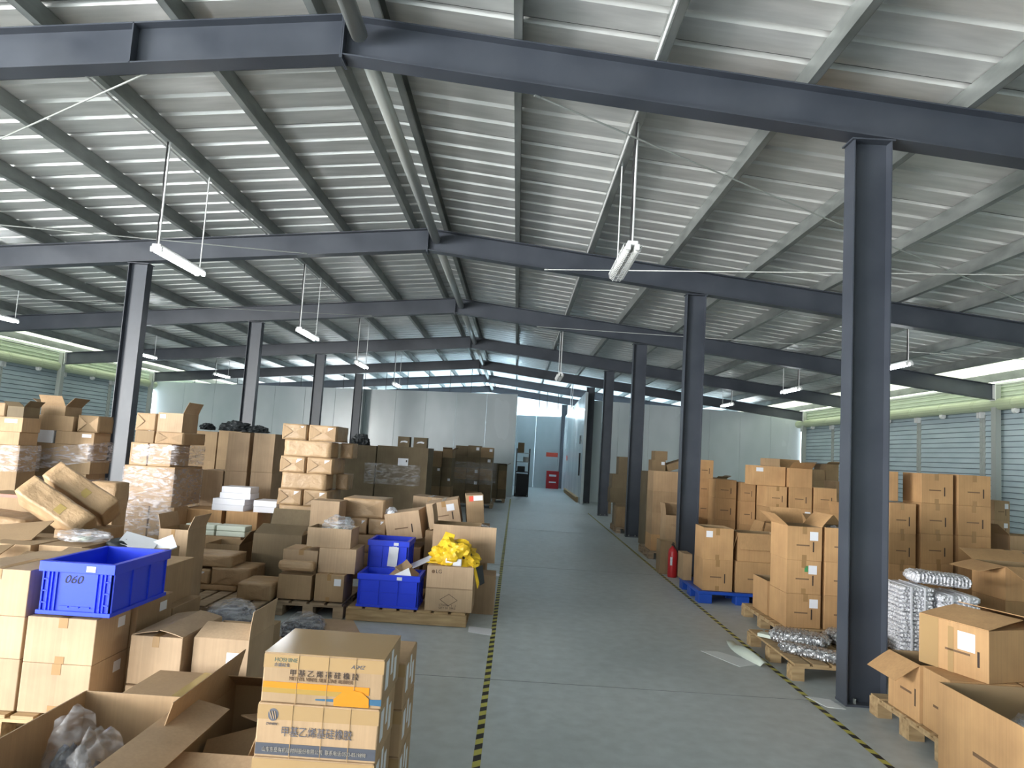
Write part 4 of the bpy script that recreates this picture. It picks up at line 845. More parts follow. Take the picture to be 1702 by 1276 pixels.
(7.907,8.223,18.229,18.969,1.459,1.91,0,'c','open:R60,F70','brown box, fourth right of heap near the far right shutters',27),
(4.646,4.894,16.537,17.077,0,0.384,0,'d','','dark brown box, bottom left of heap behind the middle rows',28),
(4.906,5.155,16.59,17.13,0,0.384,0,'d','','dark brown box, bottom right of heap behind the middle rows',28),
(4.646,4.894,16.573,17.113,0.386,0.769,0,'c','','dark brown box, second left of heap behind the middle rows',28),
(4.906,5.155,16.517,17.057,0.386,0.769,0,'d','','dark brown box, second right of heap behind the middle rows',28),
(4.654,4.894,16.559,17.099,0.771,1.155,0,'c','','dark brown box, third left of heap behind the middle rows',28),
(4.906,5.153,16.592,17.132,0.771,1.155,0,'d','','dark brown box, third right of heap behind the middle rows',28),
(4.647,4.894,16.527,17.067,1.157,1.418,0,'c','open:R60,F70','dark brown box, fourth left of heap behind the middle rows',28),
(4.906,5.151,16.501,17.041,1.157,1.338,0,'c','','dark brown box, fourth right of heap behind the middle rows',28),
(2.47,3.08,12.75,13.3,0.14,0.42,0,'o','','brown carton at bottom of the big pile before pillar two',29),
(2.47,3.08,12.75,13.3,0.421,0.8,0,'b','','large tan carton, second up between pillars two and three',29),
(2.47,3.08,12.75,13.3,0.801,1.18,0,'b','','large tan carton, third up between pillars two and three',29),
(2.47,3.08,12.75,13.3,1.181,1.54,0,'b','','large tan carton, topmost between pillars two and three',29),
(2.46,2.83,11.55,11.95,0.4,0.86,0,'b','open:L8,B10;scribble','printed open box in front of the large carton pile',29),
(2.42,2.8,11.55,11.95,0,0.399,0,'c','','brown box under the printed open box, by the extinguisher',29),
(2.3,2.62,11.08,11.4,0,0.5,0,'c','open:','small brown open box beside the red extinguisher',29),
(2.66,3.55,14.4,15.1,0,1.5,0,'d','','dark bulky box behind the large carton pile',30),
(2.75,3.02,14.4,14.8,1.501,1.74,0,'c','flabel','brown box under the highest box, between right pillars',30),
(2.8,3.05,14.4,14.8,1.741,1.92,0,'c','','highest brown box between the right pillars',30),
(3.05,3.48,14.4,14.8,1.52,1.66,(0,-0.35,0.1),'c','','flattened box tilted on the heap between right pillars',30),
(2.442,2.783,17.2,17.65,0.14,0.663,0,'d','','bottom olive carton between pillars three and four',31),
(2.31,2.767,17.2,17.7,0.664,1.016,0,'d','','second olive carton up between pillars three and four',31),
(2.337,2.751,17.2,17.7,1.017,1.347,0,'d','','third olive carton up between pillars three and four',31),
(2.485,2.713,17.25,17.65,1.348,1.769,0,'d','','topmost olive carton between pillars three and four',31),
(2.409,2.685,16.75,17.11,0.14,0.607,0,'c','','small carton on the pallet before pillar four',31),
(2.78,3.05,22.4,23.1,0,1.2,0,'d','','dark wrapped carton pile by the last right pillar',31),
(-0.7,-0.385,7.62,7.98,0.13,0.4,0,'b','','small tan box on the pallet under the large open box',6),
(3.504,3.776,7.16,7.27,0,0.512,0,'o','flabel','narrow tan box with sticker just behind the near column',20),
]
for bx in BOXES: carton(*bx)
# ------------------------------------------------------------ silicone rubber cartons (front centre)
def silicone(x, y, z, label, kind, w=.42, d=.33, h=.178, rz=0.0):
    t = thing('silicone_carton', label, 'box', (x, y, z), (0, 0, rz), 'silicone rubber cartons')
    W2, D2 = w / 2, d / 2; fy = -D2 - .0016
    MB().box(-W2, W2, -D2, D2, 0, h).obj('body', 'b', t, bevel=.005)
    RX = (PI / 2, 0, 0)
    part_box('tape', 'tape_clear', t, -W2, W2, -D2 - .001, -D2, h * .70, h * .97)
    if kind == 1:
        part_box('printed_band', 'tape_orange', t, -W2 + .004, W2 * .78, fy, -D2, h * .26, h * .42)
        part_box('printed_band', 'band_olive', t, -W2 + .004, W2 * .60, fy - .0003, -D2, h * .20, h * .30)
        mb = MB(); mb.add([(-.02, fy - .0006, h * .10), (W2 - .002, fy - .0006, h * .07), (W2 - .002, fy - .0006, h * .20), (-.02, fy - .0006, h * .13)], [(0, 1, 2, 3)]); mb.obj('printed_band', 'band_blue', t)
        mb = MB(); pts = [(-.06, .0), (-.062, .022), (-.03, .05), (.0, .056), (.035, .05), (.06, .03), (.062, .0)]
        mb.add([(.105 + a, fy - .002, h * .02 + b) for a, b in pts], [tuple(range(len(pts)))][::-1]); mb.obj('tape', 'tape_orange', t)
        text('甲 基 乙 烯 基 硅 橡 胶', 0.0243, (-.118, fy, h * .565), RX, 'ink', t)
        text('METHYL VINYL SILICONE RUBBER', 0.0185, (-.118, fy, h * .465), RX, 'ink_soft', t, sx=.80)
        text('HOSHINE', .019, (-W2 + .036, fy, h * .83), RX, 'ink_green', t, sx=1.0)
        text('合盛硅业', .014, (-W2 + .036, fy, h * .735), RX, 'ink_grey', t)
        text('ASMZ', .018, (.095, fy, h * .78), RX, 'ink_grey', t, shear=.3)
    elif kind == 2:
        part_box('printed_band', 'band_slate', t, -W2 + .003, W2 - .003, fy, -D2, h * .05, h * .26)
        text('甲基乙烯基硅橡胶', .036, (-W2 + .085, fy - .001, h * .42), RX, 'ink_grey', t, sx=.86)
        text('山东东岳有机硅材料股份有限公司  联系电话:0533-8519898', .0175, (-W2 + .026, fy - .0014, h * .115), RX, 'ink_pale', t, sx=.80)
        mb = MB(); n_ = 24; c = (-W2 + .055, h * .79)
        mb.add([(c[0] + .018 * math.cos(2 * PI * i / n_), fy, c[1] + .021 * math.sin(2 * PI * i / n_)) for i in range(n_)], [tuple(range(n_))]); mb.obj('logo_disc', 'ink_grey', t)
        mb = MB()
        for k in range(3): mb.tube((c[0] - .013 + k * .009, fy - .001, c[1] + .012), (c[0] - .003 + k * .007, fy - .001, c[1] - .013), .0014, 5)
        mb.obj('logo_stroke', 'a', t)
        text('DYHSIX', .011, (-W2 + .033, fy - .001, h * .60), RX, 'ink_grey', t)
    for (u0, u1, v0, v1) in ((.12, .28, .30, .88), (.42, .52, .45, .95), (.62, .75, .2, .7)):
        part_box('sticker', 'sticker', t, W2 - .0005, W2 + .0015, -D2 + u0 * d, -D2 + u1 * d, v0 * h, v1 * h)
    if kind in (1, 2):
        part_box('tape', 'tape_clear', t, -W2, W2, -D2, D2, h - .0005, h + .001) if kind == 1 else None
        mb = MB()
        for xx in (-.09, .015, .11): mb.box(xx, xx + .002, fy - .001, fy, 0, h)
        mb.obj('strap', 'tape_clear', t)
    return t
sx_, sy_ = -.622, 2.70
pallet(-.95, -.29, 2.5, 3.3, 'wooden pallet under the silicone rubber cartons, mostly below frame', 'wood')
zz = .139; hs = .1572
silicone(sx_ - .008, sy_, zz, 'silicone rubber carton at the bottom, below the picture edge', 0, h=hs)
silicone(sx_ - .008, sy_, zz + hs + .001, 'silicone rubber carton third from top, only its upper edge showing', 0, h=hs)
silicone(sx_ - .008, sy_, zz + 2 * hs + .002, 'silicone rubber carton, fourth from top, hidden in the front stack', 0, h=hs)
silicone(sx_ - .004, sy_, zz + 3 * hs + .003, 'silicone rubber carton with slate band and round logo, second from top', 2, h=.178)
silicone(sx_ + .003, sy_, zz + 3 * hs + .183, 'silicone rubber carton with orange band on top of the front stack', 1, h=.166, rz=-.01)
for k in range(4):
    silicone(sx_ + .028, sy_ + .345, zz + k * .178, ['silicone rubber carton at the bottom of the rear column', 'silicone rubber carton, second up in the rear column', 'silicone rubber carton, third up in the rear column', 'silicone rubber carton, topmost of the rear column, stickers on its side'][k], 0, h=.177)

# ------------------------------------------------------------ big open box with clear bags (bottom left)
def open_big(x0, x1, y0, y1, z1, label, flaps, m='a', grp='open cartons in the near left pile', z0=0, rz=0, w_=None):
    t = thing('open_carton', label, 'box', ((x0 + x1) / 2, (y0 + y1) / 2, z0), (0, 0, rz), grp); W2, D2, h = (x1 - x0) / 2, (y1 - y0) / 2, z1 - z0; th = .006
    mb = MB(); out = [(-W2, -D2), (W2, -D2), (W2, D2), (-W2, D2)]; inn = [(-W2 + th, -D2 + th), (W2 - th, -D2 + th), (W2 - th, D2 - th), (-W2 + th, D2 - th)]
    vs = [(x, y, 0) for x, y in out] + [(x, y, h) for x, y in out] + [(x, y, h) for x, y in inn] + [(x, y, th) for x, y in inn]
    fo = [(3, 2, 1, 0)] + [(i, (i + 1) % 4, 4 + (i + 1) % 4, 4 + i) for i in range(4)] + [(4 + i, 4 + (i + 1) % 4, 8 + (i + 1) % 4, 8 + i) for i in range(4)]
    mb.add(vs, fo, 0); fi = [(8 + i, 8 + (i + 1) % 4, 12 + (i + 1) % 4, 12 + i) for i in range(4)] + [(12, 13, 14, 15)]; mb.f += fi; mb.mi += [1] * 5
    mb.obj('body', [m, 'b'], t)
    for s, a, L in flaps: flap('flap', m, t, s, x1 - x0, y1 - y0, h, L, a)
    return t
open_big(-1.90, -1.42, 2.28, 3.35, .50, 'biggest open box at bottom left, clear bags inside', [('R', 100, .20), ('L', 172, .12)])
open_big(-1.40, -.90, 2.38, 2.86, .36, 'pale open box with folded flap left of the silicone cartons', [('B', 60, .13)])
def bag(name, loc, size, seed, label, inner='dark_goods', skin='clear_bag', rot=(0, 0, 0), inner_scale=.75, grp=None, amp=.2):
    t = thing(name, label, 'bag', loc, rot, grp)
    crumple('contents', inner, (0, 0, 0.0), (size[0] * inner_scale, size[1] * inner_scale, size[2] * inner_scale * .8), seed, t, 4, .25, 3)
    crumple('plastic_film', skin, (0, 0, 0.0), size, seed + 3, t, 4, amp, 2.6)
    return t
bag('plastic_bag', (-1.74, 3.02, .12), (.11, .12, .31), 1, 'clear plastic bag of black parts at left in the open box', skin='dark_film', inner_scale=.8)
bag('plastic_bag', (-1.55, 2.85, .12), (.10, .16, .31), 2, 'clear plastic bag at right in the bottom left open box', skin='dark_film', inner_scale=.8)
o = crumple('black_parts', 'dark_goods', (-1.66, 2.85, .007), (.21, .40, .24), 5, None, 4, .12, 3); tag(o, 'heap of small black parts in the bottom left open box', 'parts')
bag('bagged_bundle', (-1.78, 6.42, .007), (.19, .26, .13), 6, 'black bundle in clear film lying on the flat cardboard sheet', inner_scale=.93, amp=.12)
bag('bagged_bundle', (-1.90, 5.02, .38), (.19, .22, .14), 7, 'dark round bundle in clear bag behind the torn open box', inner_scale=.9, amp=.12)
W_ = MB().box(-.22, .22, -.25, .25, 0, .38).obj('cardboard_box', 'c'); W_.location = (-1.86, 5.05, 0); tag(W_, 'low brown box under the dark round bundle', 'box')
# ------------------------------------------------------------ blue crates
def crate(w, d, h, label, loc, rz=0, num=False, nx=3, ny=3):
    t = thing('plastic_crate', label, 'crate', loc, (0, 0, rz), 'blue plastic crates'); W2, D2 = w / 2, d / 2; th = .012
    mb = MB(); mb.box(-W2, W2, -D2, D2, .0, .012)
    mb.box(-W2, W2, -D2, -D2 + th, 0, h); mb.box(-W2, W2, D2 - th, D2, 0, h); mb.box(-W2, -W2 + th, -D2, D2, 0, h); mb.box(W2 - th, W2, -D2, D2, 0, h)
    mb.obj('shell', 'crate_blue', t)
    r = MB(); e = .018
    for z0, z1, q in ((h - .055, h, e), (0, .022, e * .8)):
        r.box(-W2 - q, W2 + q, -D2 - q, -D2, z0, z1); r.box(-W2 - q, W2 + q, D2, D2 + q, z0, z1); r.box(-W2 - q, -W2, -D2, D2, z0, z1); r.box(W2, W2 + q, -D2, D2, z0, z1)
    r.obj('rim', 'crate_blue', t, bevel=.002)
    r = MB(); z0, z1 = .022, h - .055
    def ribs(n_, L, axis):
        xs = [-L + .01 + i * (2 * L - .02) / n_ for i in range(n_ + 1)]
        for s in (-1, 1):
            for x in xs:
                if axis == 'x': r.box(x - .004, x + .004, *sorted((s * D2, s * (D2 + .009))), z0, z1)
                else: r.box(*sorted((s * W2, s * (W2 + .009))), x - .004, x + .004, z0, z1)
            zs = (h * .45,)
            for z in zs:
                if not num:
                    if axis == 'x': r.box(-L + .01, L - .01, *sorted((s * D2, s * (D2 + .004))), z - .002, z + .002)
    if num:
        for s in (-1, 1):
            for x in (-W2 + .006, -W2 + .035, -W2 + .055, -W2 + .08, W2 - .08, W2 - .055, W2 - .035, W2 - .006): r.box(x - .003, x + .003, *sorted((s * D2, s * (D2 + .010))), z0, z1)
            for x in (-W2 + .02, W2 - .02):
                for z in (h * .22, h * .44, h * .66): r.box(x - .015, x + .015, *sorted((s * D2, s * (D2 + .010))), z - .003, z + .003)
            for x in (-.06, .0, .06): r.box(x - .025, x + .025, *sorted((s * D2, s * (D2 + .008))), z0 + .018, z0 + .026)
    else: ribs(nx, W2, 'x')
    ribs(ny, D2, 'y')
    r.obj('ribs', 'crate_blue', t)
    part_box('sticker', 'sticker', t, W2 * .28, W2 * .28 + .05, -D2 - .0205, -D2 - .0175, h - .045, h - .015)
    if num: text('060', .062, (-.075, -D2 - .0015, h * .60), (PI / 2, 0, 0), 'glass_dark', t, sx=1.1, shear=.25)
    return t
crate(.385, .60, .285, 'large blue plastic crate marked 060 on the near left cartons', (-2.375, 4.285, .664), 0, True)
crate(.575, .38, .315, 'blue plastic crate full of cardboard on the aisle pallet', (-1.165, 7.235, .131))
crate(.40, .42, .31, 'blue plastic crate with a paper note, behind the other crate', (-1.27, 7.72, .40))
o = MB().box(-.23, .23, -.22, .22, 0, .268).obj('cardboard_box', 'b'); o.location = (-1.27, 7.72, .131); tag(o, 'box supporting the rear blue crate on the aisle pallet', 'box')
t = thing('paper_note', 'white paper note hanging on the rear blue crate', 'paper', (-1.22, 7.49, .45), (-.05, .05, 0)); MB().box(-.05, .05, -.001, .001, 0, .2).box(-.02, .03, -.001, .001, .2, .235).obj('note_sheet', 'sticker', t)
# cardboard pieces in the front crate
def slab(name, m, loc, rot, s, label, cat='cardboard'):
    o = MB().box(-s[0] / 2, s[0] / 2, -s[1] / 2, s[1] / 2, 0, s[2]).obj(name, m); o.location = loc; o.rotation_euler = rot; tag(o, label, cat); return o
slab('cardboard_piece', 'b', (-1.12, 7.22, .42), (.25, -.75, .3), (.34, .20, .006), 'brown cardboard piece leaning in the front blue crate')
slab('cardboard_piece', 'a', (-1.0, 7.26, .44), (.1, .55, -.2), (.26, .24, .006), 'tan cardboard piece sticking out right of the front blue crate')
slab('printed_leaflet', 'sticker', (-1.04, 7.08, .43), (1.0, -.5, 0), (.17, .11, .003), 'white printed leaflet on the front blue crate', 'paper')
slab('printed_leaflet', 'sticker', (-.92, 7.62, .50), (.2, -.45, .2), (.38, .14, .004), 'white foam strip leaning behind the front blue crate', 'foam')
# yellow bag on LG box
t = thing('yellow_bag', 'torn yellow bag with black lining spread over the LG box', 'bag', (-.57, 7.28, .561))
crumple('bag_skin', 'yellow_bag', (0, 0, 0), (.24, .19, .17), 11, t, 4, .45, 2.2, smooth=False)
crumple('black_lining', 'black_cloth', (.04, -.03, .05), (.15, .12, .11), 12, t, 3, .4, 2.5, smooth=False)
mb = MB(); mb.add([(-.16, -.05, .08), (-.02, -.10, .15), (.0, .0, .28), (-.10, .06, .30), (-.14, .02, .2)], [(0, 1, 2, 3, 4)]); q = mb.obj('bag_flap', 'yellow_bag', t); q.modifiers.new('s', 'SOLIDIFY').thickness = .006
mb = MB(); mb.add([(.20, -.19, .02), (.26, -.16, .03), (.29, -.17, -.10), (.27, -.2, -.20), (.235, -.2, -.08)], [(0, 1, 2, 3, 4)]); q = mb.obj('hanging_strap', 'yellow_bag', t); q.modifiers.new('s', 'SOLIDIFY').thickness = .01
mb = MB(); mb.add([(.24, -.19, .0), (.30, -.15, .02), (.33, -.16, -.15), (.29, -.19, -.17)], [(0, 1, 2, 3)]); q = mb.obj('hanging_lining', 'black_cloth', t); q.modifiers.new('s', 'SOLIDIFY').thickness = .01
MB().box(-.06, .10, -.20, -.12, .0, .07).obj('white_label_block', 'sticker', t, bevel=.01)
bag('plastic_bag', (-.30, 7.80, .80), (.10, .10, .08), 13, 'clear plastic bag in the large open box behind the yellow bag', 'pale_goods')
bag('plastic_bag', (-1.78, 7.37, max(0, 0.80)), (.16, .12, .11), 14, 'clear plastic bag on the open topped box left of the crates', 'pale_goods', inner_scale=.3)
bag('plastic_bag', (-1.40, 8.30, .885), (.07, .05, .08), 15, 'small white cloth lump on the short kraft pile', 'sticker')
t = thing('rolled_pack', 'rolled kraft paper pack with torn end on the lower left carton', 'package', (-2.09, 7.115, .415)); MB().box(-.18, .18, -.05, .05, 0, .10).obj('wrapping', 'k', t, bevel=.035)
bag('plastic_bag', (-2.95, 6.4, .62), (.10, .10, .12), 16, 'clear plastic bag sticking out of the tall open box', 'pale_goods', inner_scale=.5)
# pale trays and goods
for k in range(4):
    o = MB().box(-.17, .17, -.11, .11, 0, .06).obj('foam_tray', 'pale_goods', bevel=.01); o.location = (-3.62 + (k % 2) * .36, 8.45, .53 + (k // 2) * .062)
    tag(o, f"pale green white tray in plastic, {['lower left', 'lower right', 'upper left', 'upper right'][k]} of the tray pile", 'tray', 'pale trays behind the paper packs')
o = MB().box(-.34, .34, -.12, .2, 0, .529).obj('cardboard_box', 'b'); o.location = (-3.47, 8.45, 0); tag(o, 'tan box under the pale plastic trays', 'box')
# jumble on the left
def prism_pack(loc, rot, s, label, m='k'):
    t = thing('paper_wrapped_pack', label, 'package', loc, rot, 'long kraft packs heaped at left')
    bm = bmesh.new(); bmesh.ops.create_cube(bm, size=1); bmesh.ops.subdivide_edges(bm, edges=bm.edges[:], cuts=8, use_grid_fill=True)
    for v in bm.verts:
        q = Vector((v.co.x * s[0], v.co.y * s[1], v.co.z * s[2])); v.co = q + noise.noise_vector(q * 9 + Vector(loc)) * .008
    me = bpy.data.meshes.new('wrapping'); bm.to_mesh(me); bm.free(); me.materials.append(MT[m]); me.polygons.foreach_set('use_smooth', [True] * len(me.polygons))
    o = bpy.data.objects.new('wrapping', me); C.objects.link(o); o.parent = t
    o = MB().box(.05 * s[0], .16 * s[0], -s[1] / 2 - .002, -s[1] / 2 + .001, -.3 * s[2], .1 * s[2]).obj('tape', 'tape_yellow', t)
    return t
prism_pack((-3.915, 6.15, 0.966), (-.70, .50, 0), (.64, .25, .19), 'long kraft paper pack lying slanted, lower of the two')
prism_pack((-3.876, 6.42, 1.086), (-.70, .50, 0), (.64, .25, .19), 'long kraft paper pack lying slanted, upper and behind')
bag('plastic_bag', (-3.27, 5.5, .835), (.20, .14, .06), 21, 'clear bag with dark parts on the low tan box', 'pale_goods', inner_scale=.4)
o = crumple('black_bag', 'black_cloth', (-3.06, 5.62, .765), (.10, .10, .06), 22); tag(o, 'black bag in the box behind the blue 060 crate', 'bag')
slab('folded_paper', 'sticker', (-2.93, 5.66, .80), (.5, .25, .2), (.26, .16, .03), 'folded white paper pieces on the boxes behind the blue crate', 'paper')
slab('folded_paper', 'sticker', (-2.76, 5.72, .79), (.9, -.4, .5), (.18, .12, .02), 'small white paper piece beside the tall open box', 'paper')
for i, (x, y, z, ry, rx, sx, sy, mm, lb) in enumerate([(-3.9, 5.6, .84, -.12, .25, .45, .4, 'b', 'loose brown flap board on the left jumble, upper'), (-3.15, 4.92, .77, .08, .12, .40, .30, 'b', 'loose flap board just above the near left stack'), (-3.75, 5.0, .76, -.1, .2, .40, .35, 'c', 'loose brown board at the left picture edge'), (-3.02, 5.15, .79, .05, .12, .35, .25, 'a', 'pale loose board behind the blue crate rim')]):
    slab('cardboard_piece', mm, (x, y, z), (rx, ry, .2), (sx, sy, .006), lb)
prism_pack((-4.75, 6.6, .71), (0, .12, .3), (.6, .5, .3), 'wide orange brown paper pack at the left edge', 'k')
# ------------------------------------------------------------ dark bundles on top of far cartons
for i, (x, y, z, s, lb) in enumerate([(-4.62, 9.95, 1.0, (.01, .01, .01), '')][:0] + [(-3.95, 17.95, 1.66, (.22, .2, .20), 'black bag on the left huge brown box'), (-5.4, 13.6, 1.779, (.30, .25, .14), 'black bundle heap on the wrapped boxes at the second left column'), (-5.95, 13.6, 1.779, (.12, .2, .09), 'black bundle on boxes left of the second left column'), (-4.95, 13.6, 1.779, (.16, .2, .10), 'black bundle right of the second left column')]):
    o = crumple('black_bundle', 'black_cloth', (x, y, z), s, 30 + i, None, 4, .35, 3, smooth=False); tag(o, lb, 'bag', 'black bundles on the rear boxes')
# ------------------------------------------------------------ stretch film bands
def wrapband(x0, x1, y0, y1, z0, z1, label, m='stretch_film', seed=1, tilt=0.0):
    mb = MB(); nx, nz = 26, 12; per = []; o_ = .012
    pts = [(x0, y1), (x0, y0), (x1, y0), (x1, y1)]
    seg = [math.dist(pts[i], pts[(i + 1) % 4]) for i in range(4)]; tot = sum(seg); n_ = 60
    vs = []
    for j in range(nz + 1):
        for i in range(n_):
            s = tot * i / n_; k = 0
            while s > seg[k]: s -= seg[k]; k += 1
            a, b = pts[k], pts[(k + 1) % 4]; f = s / seg[k]; x, y = a[0] + (b[0] - a[0]) * f, a[1] + (b[1] - a[1]) * f
            nx_, ny_ = x - (x0 + x1) / 2, y - (y0 + y1) / 2; L = math.hypot(nx_, ny_)
            q = o_ + .010 * abs(noise.noise(Vector((x * 6, y * 6 + seed, j * 1.9))))
            zz_ = z0 + (z1 - z0) * j / nz + tilt * (x - x0) / (x1 - x0) + .02 * noise.noise(Vector((x * 5, y * 5, seed + j * .3)))
            ox = -q if abs(x - x0) < .01 else (q if abs(x - x1) < .01 else 0); oy = -q if abs(y - y0) < .01 else (q if abs(y - y1) < .01 else 0)
            vs.append((x + ox, y + oy, zz_))
    fs = [(j * n_ + i, j * n_ + (i + 1) % n_, (j + 1) * n_ + (i + 1) % n_, (j + 1) * n_ + i) for j in range(nz) for i in range(n_)]
    mb.add(vs, fs); o = mb.obj('stretch_film', m, smooth=True); tag(o, label, 'plastic film'); return o
wrapband(-4.73, -4.10, 8.59, 9.36, .45, 1.25, 'clear stretch film around the big box right of the pillar', seed=1)
wrapband(-4.66, -4.12, 8.65, 9.37, 1.29, 1.53, 'bunched stretch film above the big wrapped box', seed=2)
wrapband(-6.10, -5.30, 8.885, 9.33, 1.12, 1.36, 'bunched stretch film across the far left pallet', seed=3, tilt=.14)
wrapband(-6.1, -5.34, 8.885, 9.33, .88, 1.04, 'lower stretch film on the far left pallet', seed=5)
wrapband(-6.48, -5.80, 8.285, 8.63, 1.12, 1.43, 'stretch film around the boxes at the left picture edge', seed=6)
wrapband(-3.68, -2.32, 17.37, 18.5, .75, 1.25, 'stretch film band with glare on the right huge brown box', 'dark_film', seed=7)
wrapband(-2.03, -.60, 21.45, 22.7, .7, 1.35, 'stretch film around the far tower before the wall', 'dark_film', seed=8)
# ------------------------------------------------------------ bubble wrap and silver rolls (right)
def pillow(loc, s, rot, m, label, ridges=18, grp='silver wrapped bundles on the low pallet', name='wrapped_bundle'):
    t = thing(name, label, 'bundle', loc, rot, grp); mb = MB(); nu, nv = ridges * 3, 12; vs = []
    for i in range(nu + 1):
        u = i / nu; end = min(1, math.sin(PI * min(max(u, .02), .98)) * 3.2) ** .6; rr = 1 + .10 * math.sin(u * ridges * 2 * PI)
        for j in range(nv):
            a = 2 * PI * j / nv; ca, sa = math.cos(a), math.sin(a)
            sq = 1 / (abs(ca) ** 4 + abs(sa) ** 4) ** .25
            q = 1 + .09 * noise.noise(Vector((u * 9, ca * 2, sa * 2 + loc[0])))
            vs.append(((u - .5) * s[0], ca * sq * s[1] / 2 * end * rr * q, max(0, s[2] / 2 + sa * sq * s[2] / 2 * end * rr * q)))
    fs = [(i * nv + j, i * nv + (j + 1) % nv, (i + 1) * nv + (j + 1) % nv, (i + 1) * nv + j) for i in range(nu) for j in range(nv)]
    fs += [tuple(range(nv - 1, -1, -1)), tuple(range(nu * nv, nu * nv + nv))]
    mb.add(vs, fs); mb.obj('wrapping', m, t, smooth=True)
    return t
pillow((2.66, 6.62, .14), (.52, .30, .12), (0, 0, -.55), 'foil_wrap', 'silver ribbed bundle at the back left of the low pallet', 17)
pillow((3.18, 6.70, .14), (.52, .30, .12), (0, 0, -.55), 'foil_wrap', 'silver ribbed bundle behind the near column on the low pallet', 17)
pillow((2.60, 6.20, .14), (.56, .20, .085), (0, 0, -.75), 'foil_wrap', 'thin silver ribbed bundle along the front edge of the low pallet', 18)
slab('plastic_strip', 'pale_goods', (2.50, 6.72, .15), (0, 0, -.7), (.34, .10, .03), 'pale flat plastic strip on the low pallet', 'plastic')
slab('plastic_strip', 'pale_goods', (2.62, 6.42, .15), (0, 0, -.6), (.34, .06, .02), 'narrow white strip between the silver bundles', 'plastic')
def bundle_stack(x0, x1, y0, y1, z0, z1, layers, label, rz=0):
    t = thing('bubble_wrap_bundle', label, 'bundle', ((x0 + x1) / 2, (y0 + y1) / 2, z0), (0, 0, rz), 'white bubble wrap bundles'); W2, D2 = (x1 - x0) / 2, (y1 - y0) / 2; h = (z1 - z0) / layers
    for k in range(layers):
        mb = MB(); n_ = 44; per = []
        r_ = random.Random(k + int(x0 * 100)); ox = r_.uniform(-.012, .012)
        for ring, (zz_, ins) in enumerate(((0, .02), (h * .25, .0), (h * .75, .0), (h * .98, .02))):
            for i in range(n_):
                a = 2 * PI * i / n_; ca, sa = math.cos(a), math.sin(a); q = 1 / max(abs(ca), abs(sa)); rg = 1 + .012 * math.sin(i * 2.9 + k)
                vx, vy = max(-1, min(1, ca * q)), max(-1, min(1, sa * q))
                per.append((vx * (W2 - ins) * rg + ox, vy * (D2 - ins) * rg, k * h + zz_))
        fs = [(r2 * n_ + i, r2 * n_ + (i + 1) % n_, (r2 + 1) * n_ + (i + 1) % n_, (r2 + 1) * n_ + i) for r2 in range(3) for i in range(n_)] + [tuple(range(n_ - 1, -1, -1)), tuple(range(3 * n_, 4 * n_))]
        mb.add(per, fs); mb.obj('layer', 'bubble_wrap', t)
    c = MB()
    for u in (-.45, .35): c.box(u * W2 - .008, u * W2 + .008, -D2 - .012, -D2 - .006, 0, z1 - z0); c.box(u * W2 - .008, u * W2 + .008, -D2 - .01, D2, z1 - z0, z1 - z0 + .003)
    c.obj('strap', 'sticker', t)
    return t
bundle_stack(3.50, 3.82, 6.48, 6.9, .139, .40, 7, 'white bubble wrap bundle at the bottom left of the strapped stack')
bundle_stack(3.50, 3.80, 6.48, 6.9, .402, .73, 9, 'tall white bubble wrap bundle on the left of the strapped stack')
bundle_stack(3.83, 4.20, 6.46, 6.9, .139, .68, 8, 'white bubble wrap bundle on the right of the strapped stack')
pillow((3.95, 6.72, .735), (.55, .30, .11), (0, .05, -.15), 'bubble_wrap', 'loose white bubble wrap bundle on top of the strapped stack', 18, 'white bubble wrap bundles', 'bubble_wrap_bundle')
# contents of the big right open box
o = MB().box(-.28, .28, -.3, .3, 0, .28).obj('inner_carton', 'b'); o.location = (3.0, 3.98, .007); tag(o, 'brown inner box inside the largest open box at right', 'box')
bag('plastic_bag', (2.93, 4.14, .30), (.07, .06, .09), 41, 'small clear bag in the largest open box at right', 'bubble_wrap')
bag('plastic_bag', (3.08, 3.95, .30), (.09, .10, .12), 42, 'crumpled bubble wrap bag at the right picture edge', 'bubble_wrap')
bag('plastic_bag', (3.30, 7.45, 0.98), (.13, .12, .13), 43, 'dark grey filled bag on the aisle stack at right', 'dark_goods', inner_scale=.9, amp=.15)
o = MB().box(-.09, .09, -.08, .08, 0, .012).obj('paper_sheet', 'sticker'); o.location = (3.06, 7.5, 0.98); tag(o, 'white paper on the open box of the aisle stack', 'paper')
# ------------------------------------------------------------ fire extinguisher
t = thing('fire_extinguisher', 'red fire extinguisher standing before the second right column', 'fire extinguisher', (2.44, 10.86, 0))
mb = MB(); prof = [(.0, .0), (.066, .0), (.07, .02), (.07, .36), (.06, .41), (.03, .44), (.02, .46), (.0, .46)]; n_ = 20; vs = []
for r_, z in prof:
    for i in range(n_): vs.append((r_ * math.cos(2 * PI * i / n_), r_ * math.sin(2 * PI * i / n_), z))
mb.add(vs, [(k * n_ + i, k * n_ + (i + 1) % n_, (k + 1) * n_ + (i + 1) % n_, (k + 1) * n_ + i) for k in range(len(prof) - 1) for i in range(n_)]); mb.obj('cylinder_body', 'red', t, smooth=True)
MB().box(-.012, .012, -.05, .05, .46, .485).box(-.008, .008, -.08, .02, .50, .51).obj('valve_handle', 'black_metal', t)
MB().tube((.0, -.05, .47), (.085, -.03, .35), .009).tube((.085, -.03, .35), (.085, 0, .15), .009).obj('hose', 'black_metal', t)
part_box('sticker', 'sticker', t, -.05, -.02, -.072, -.066, .18, .30)
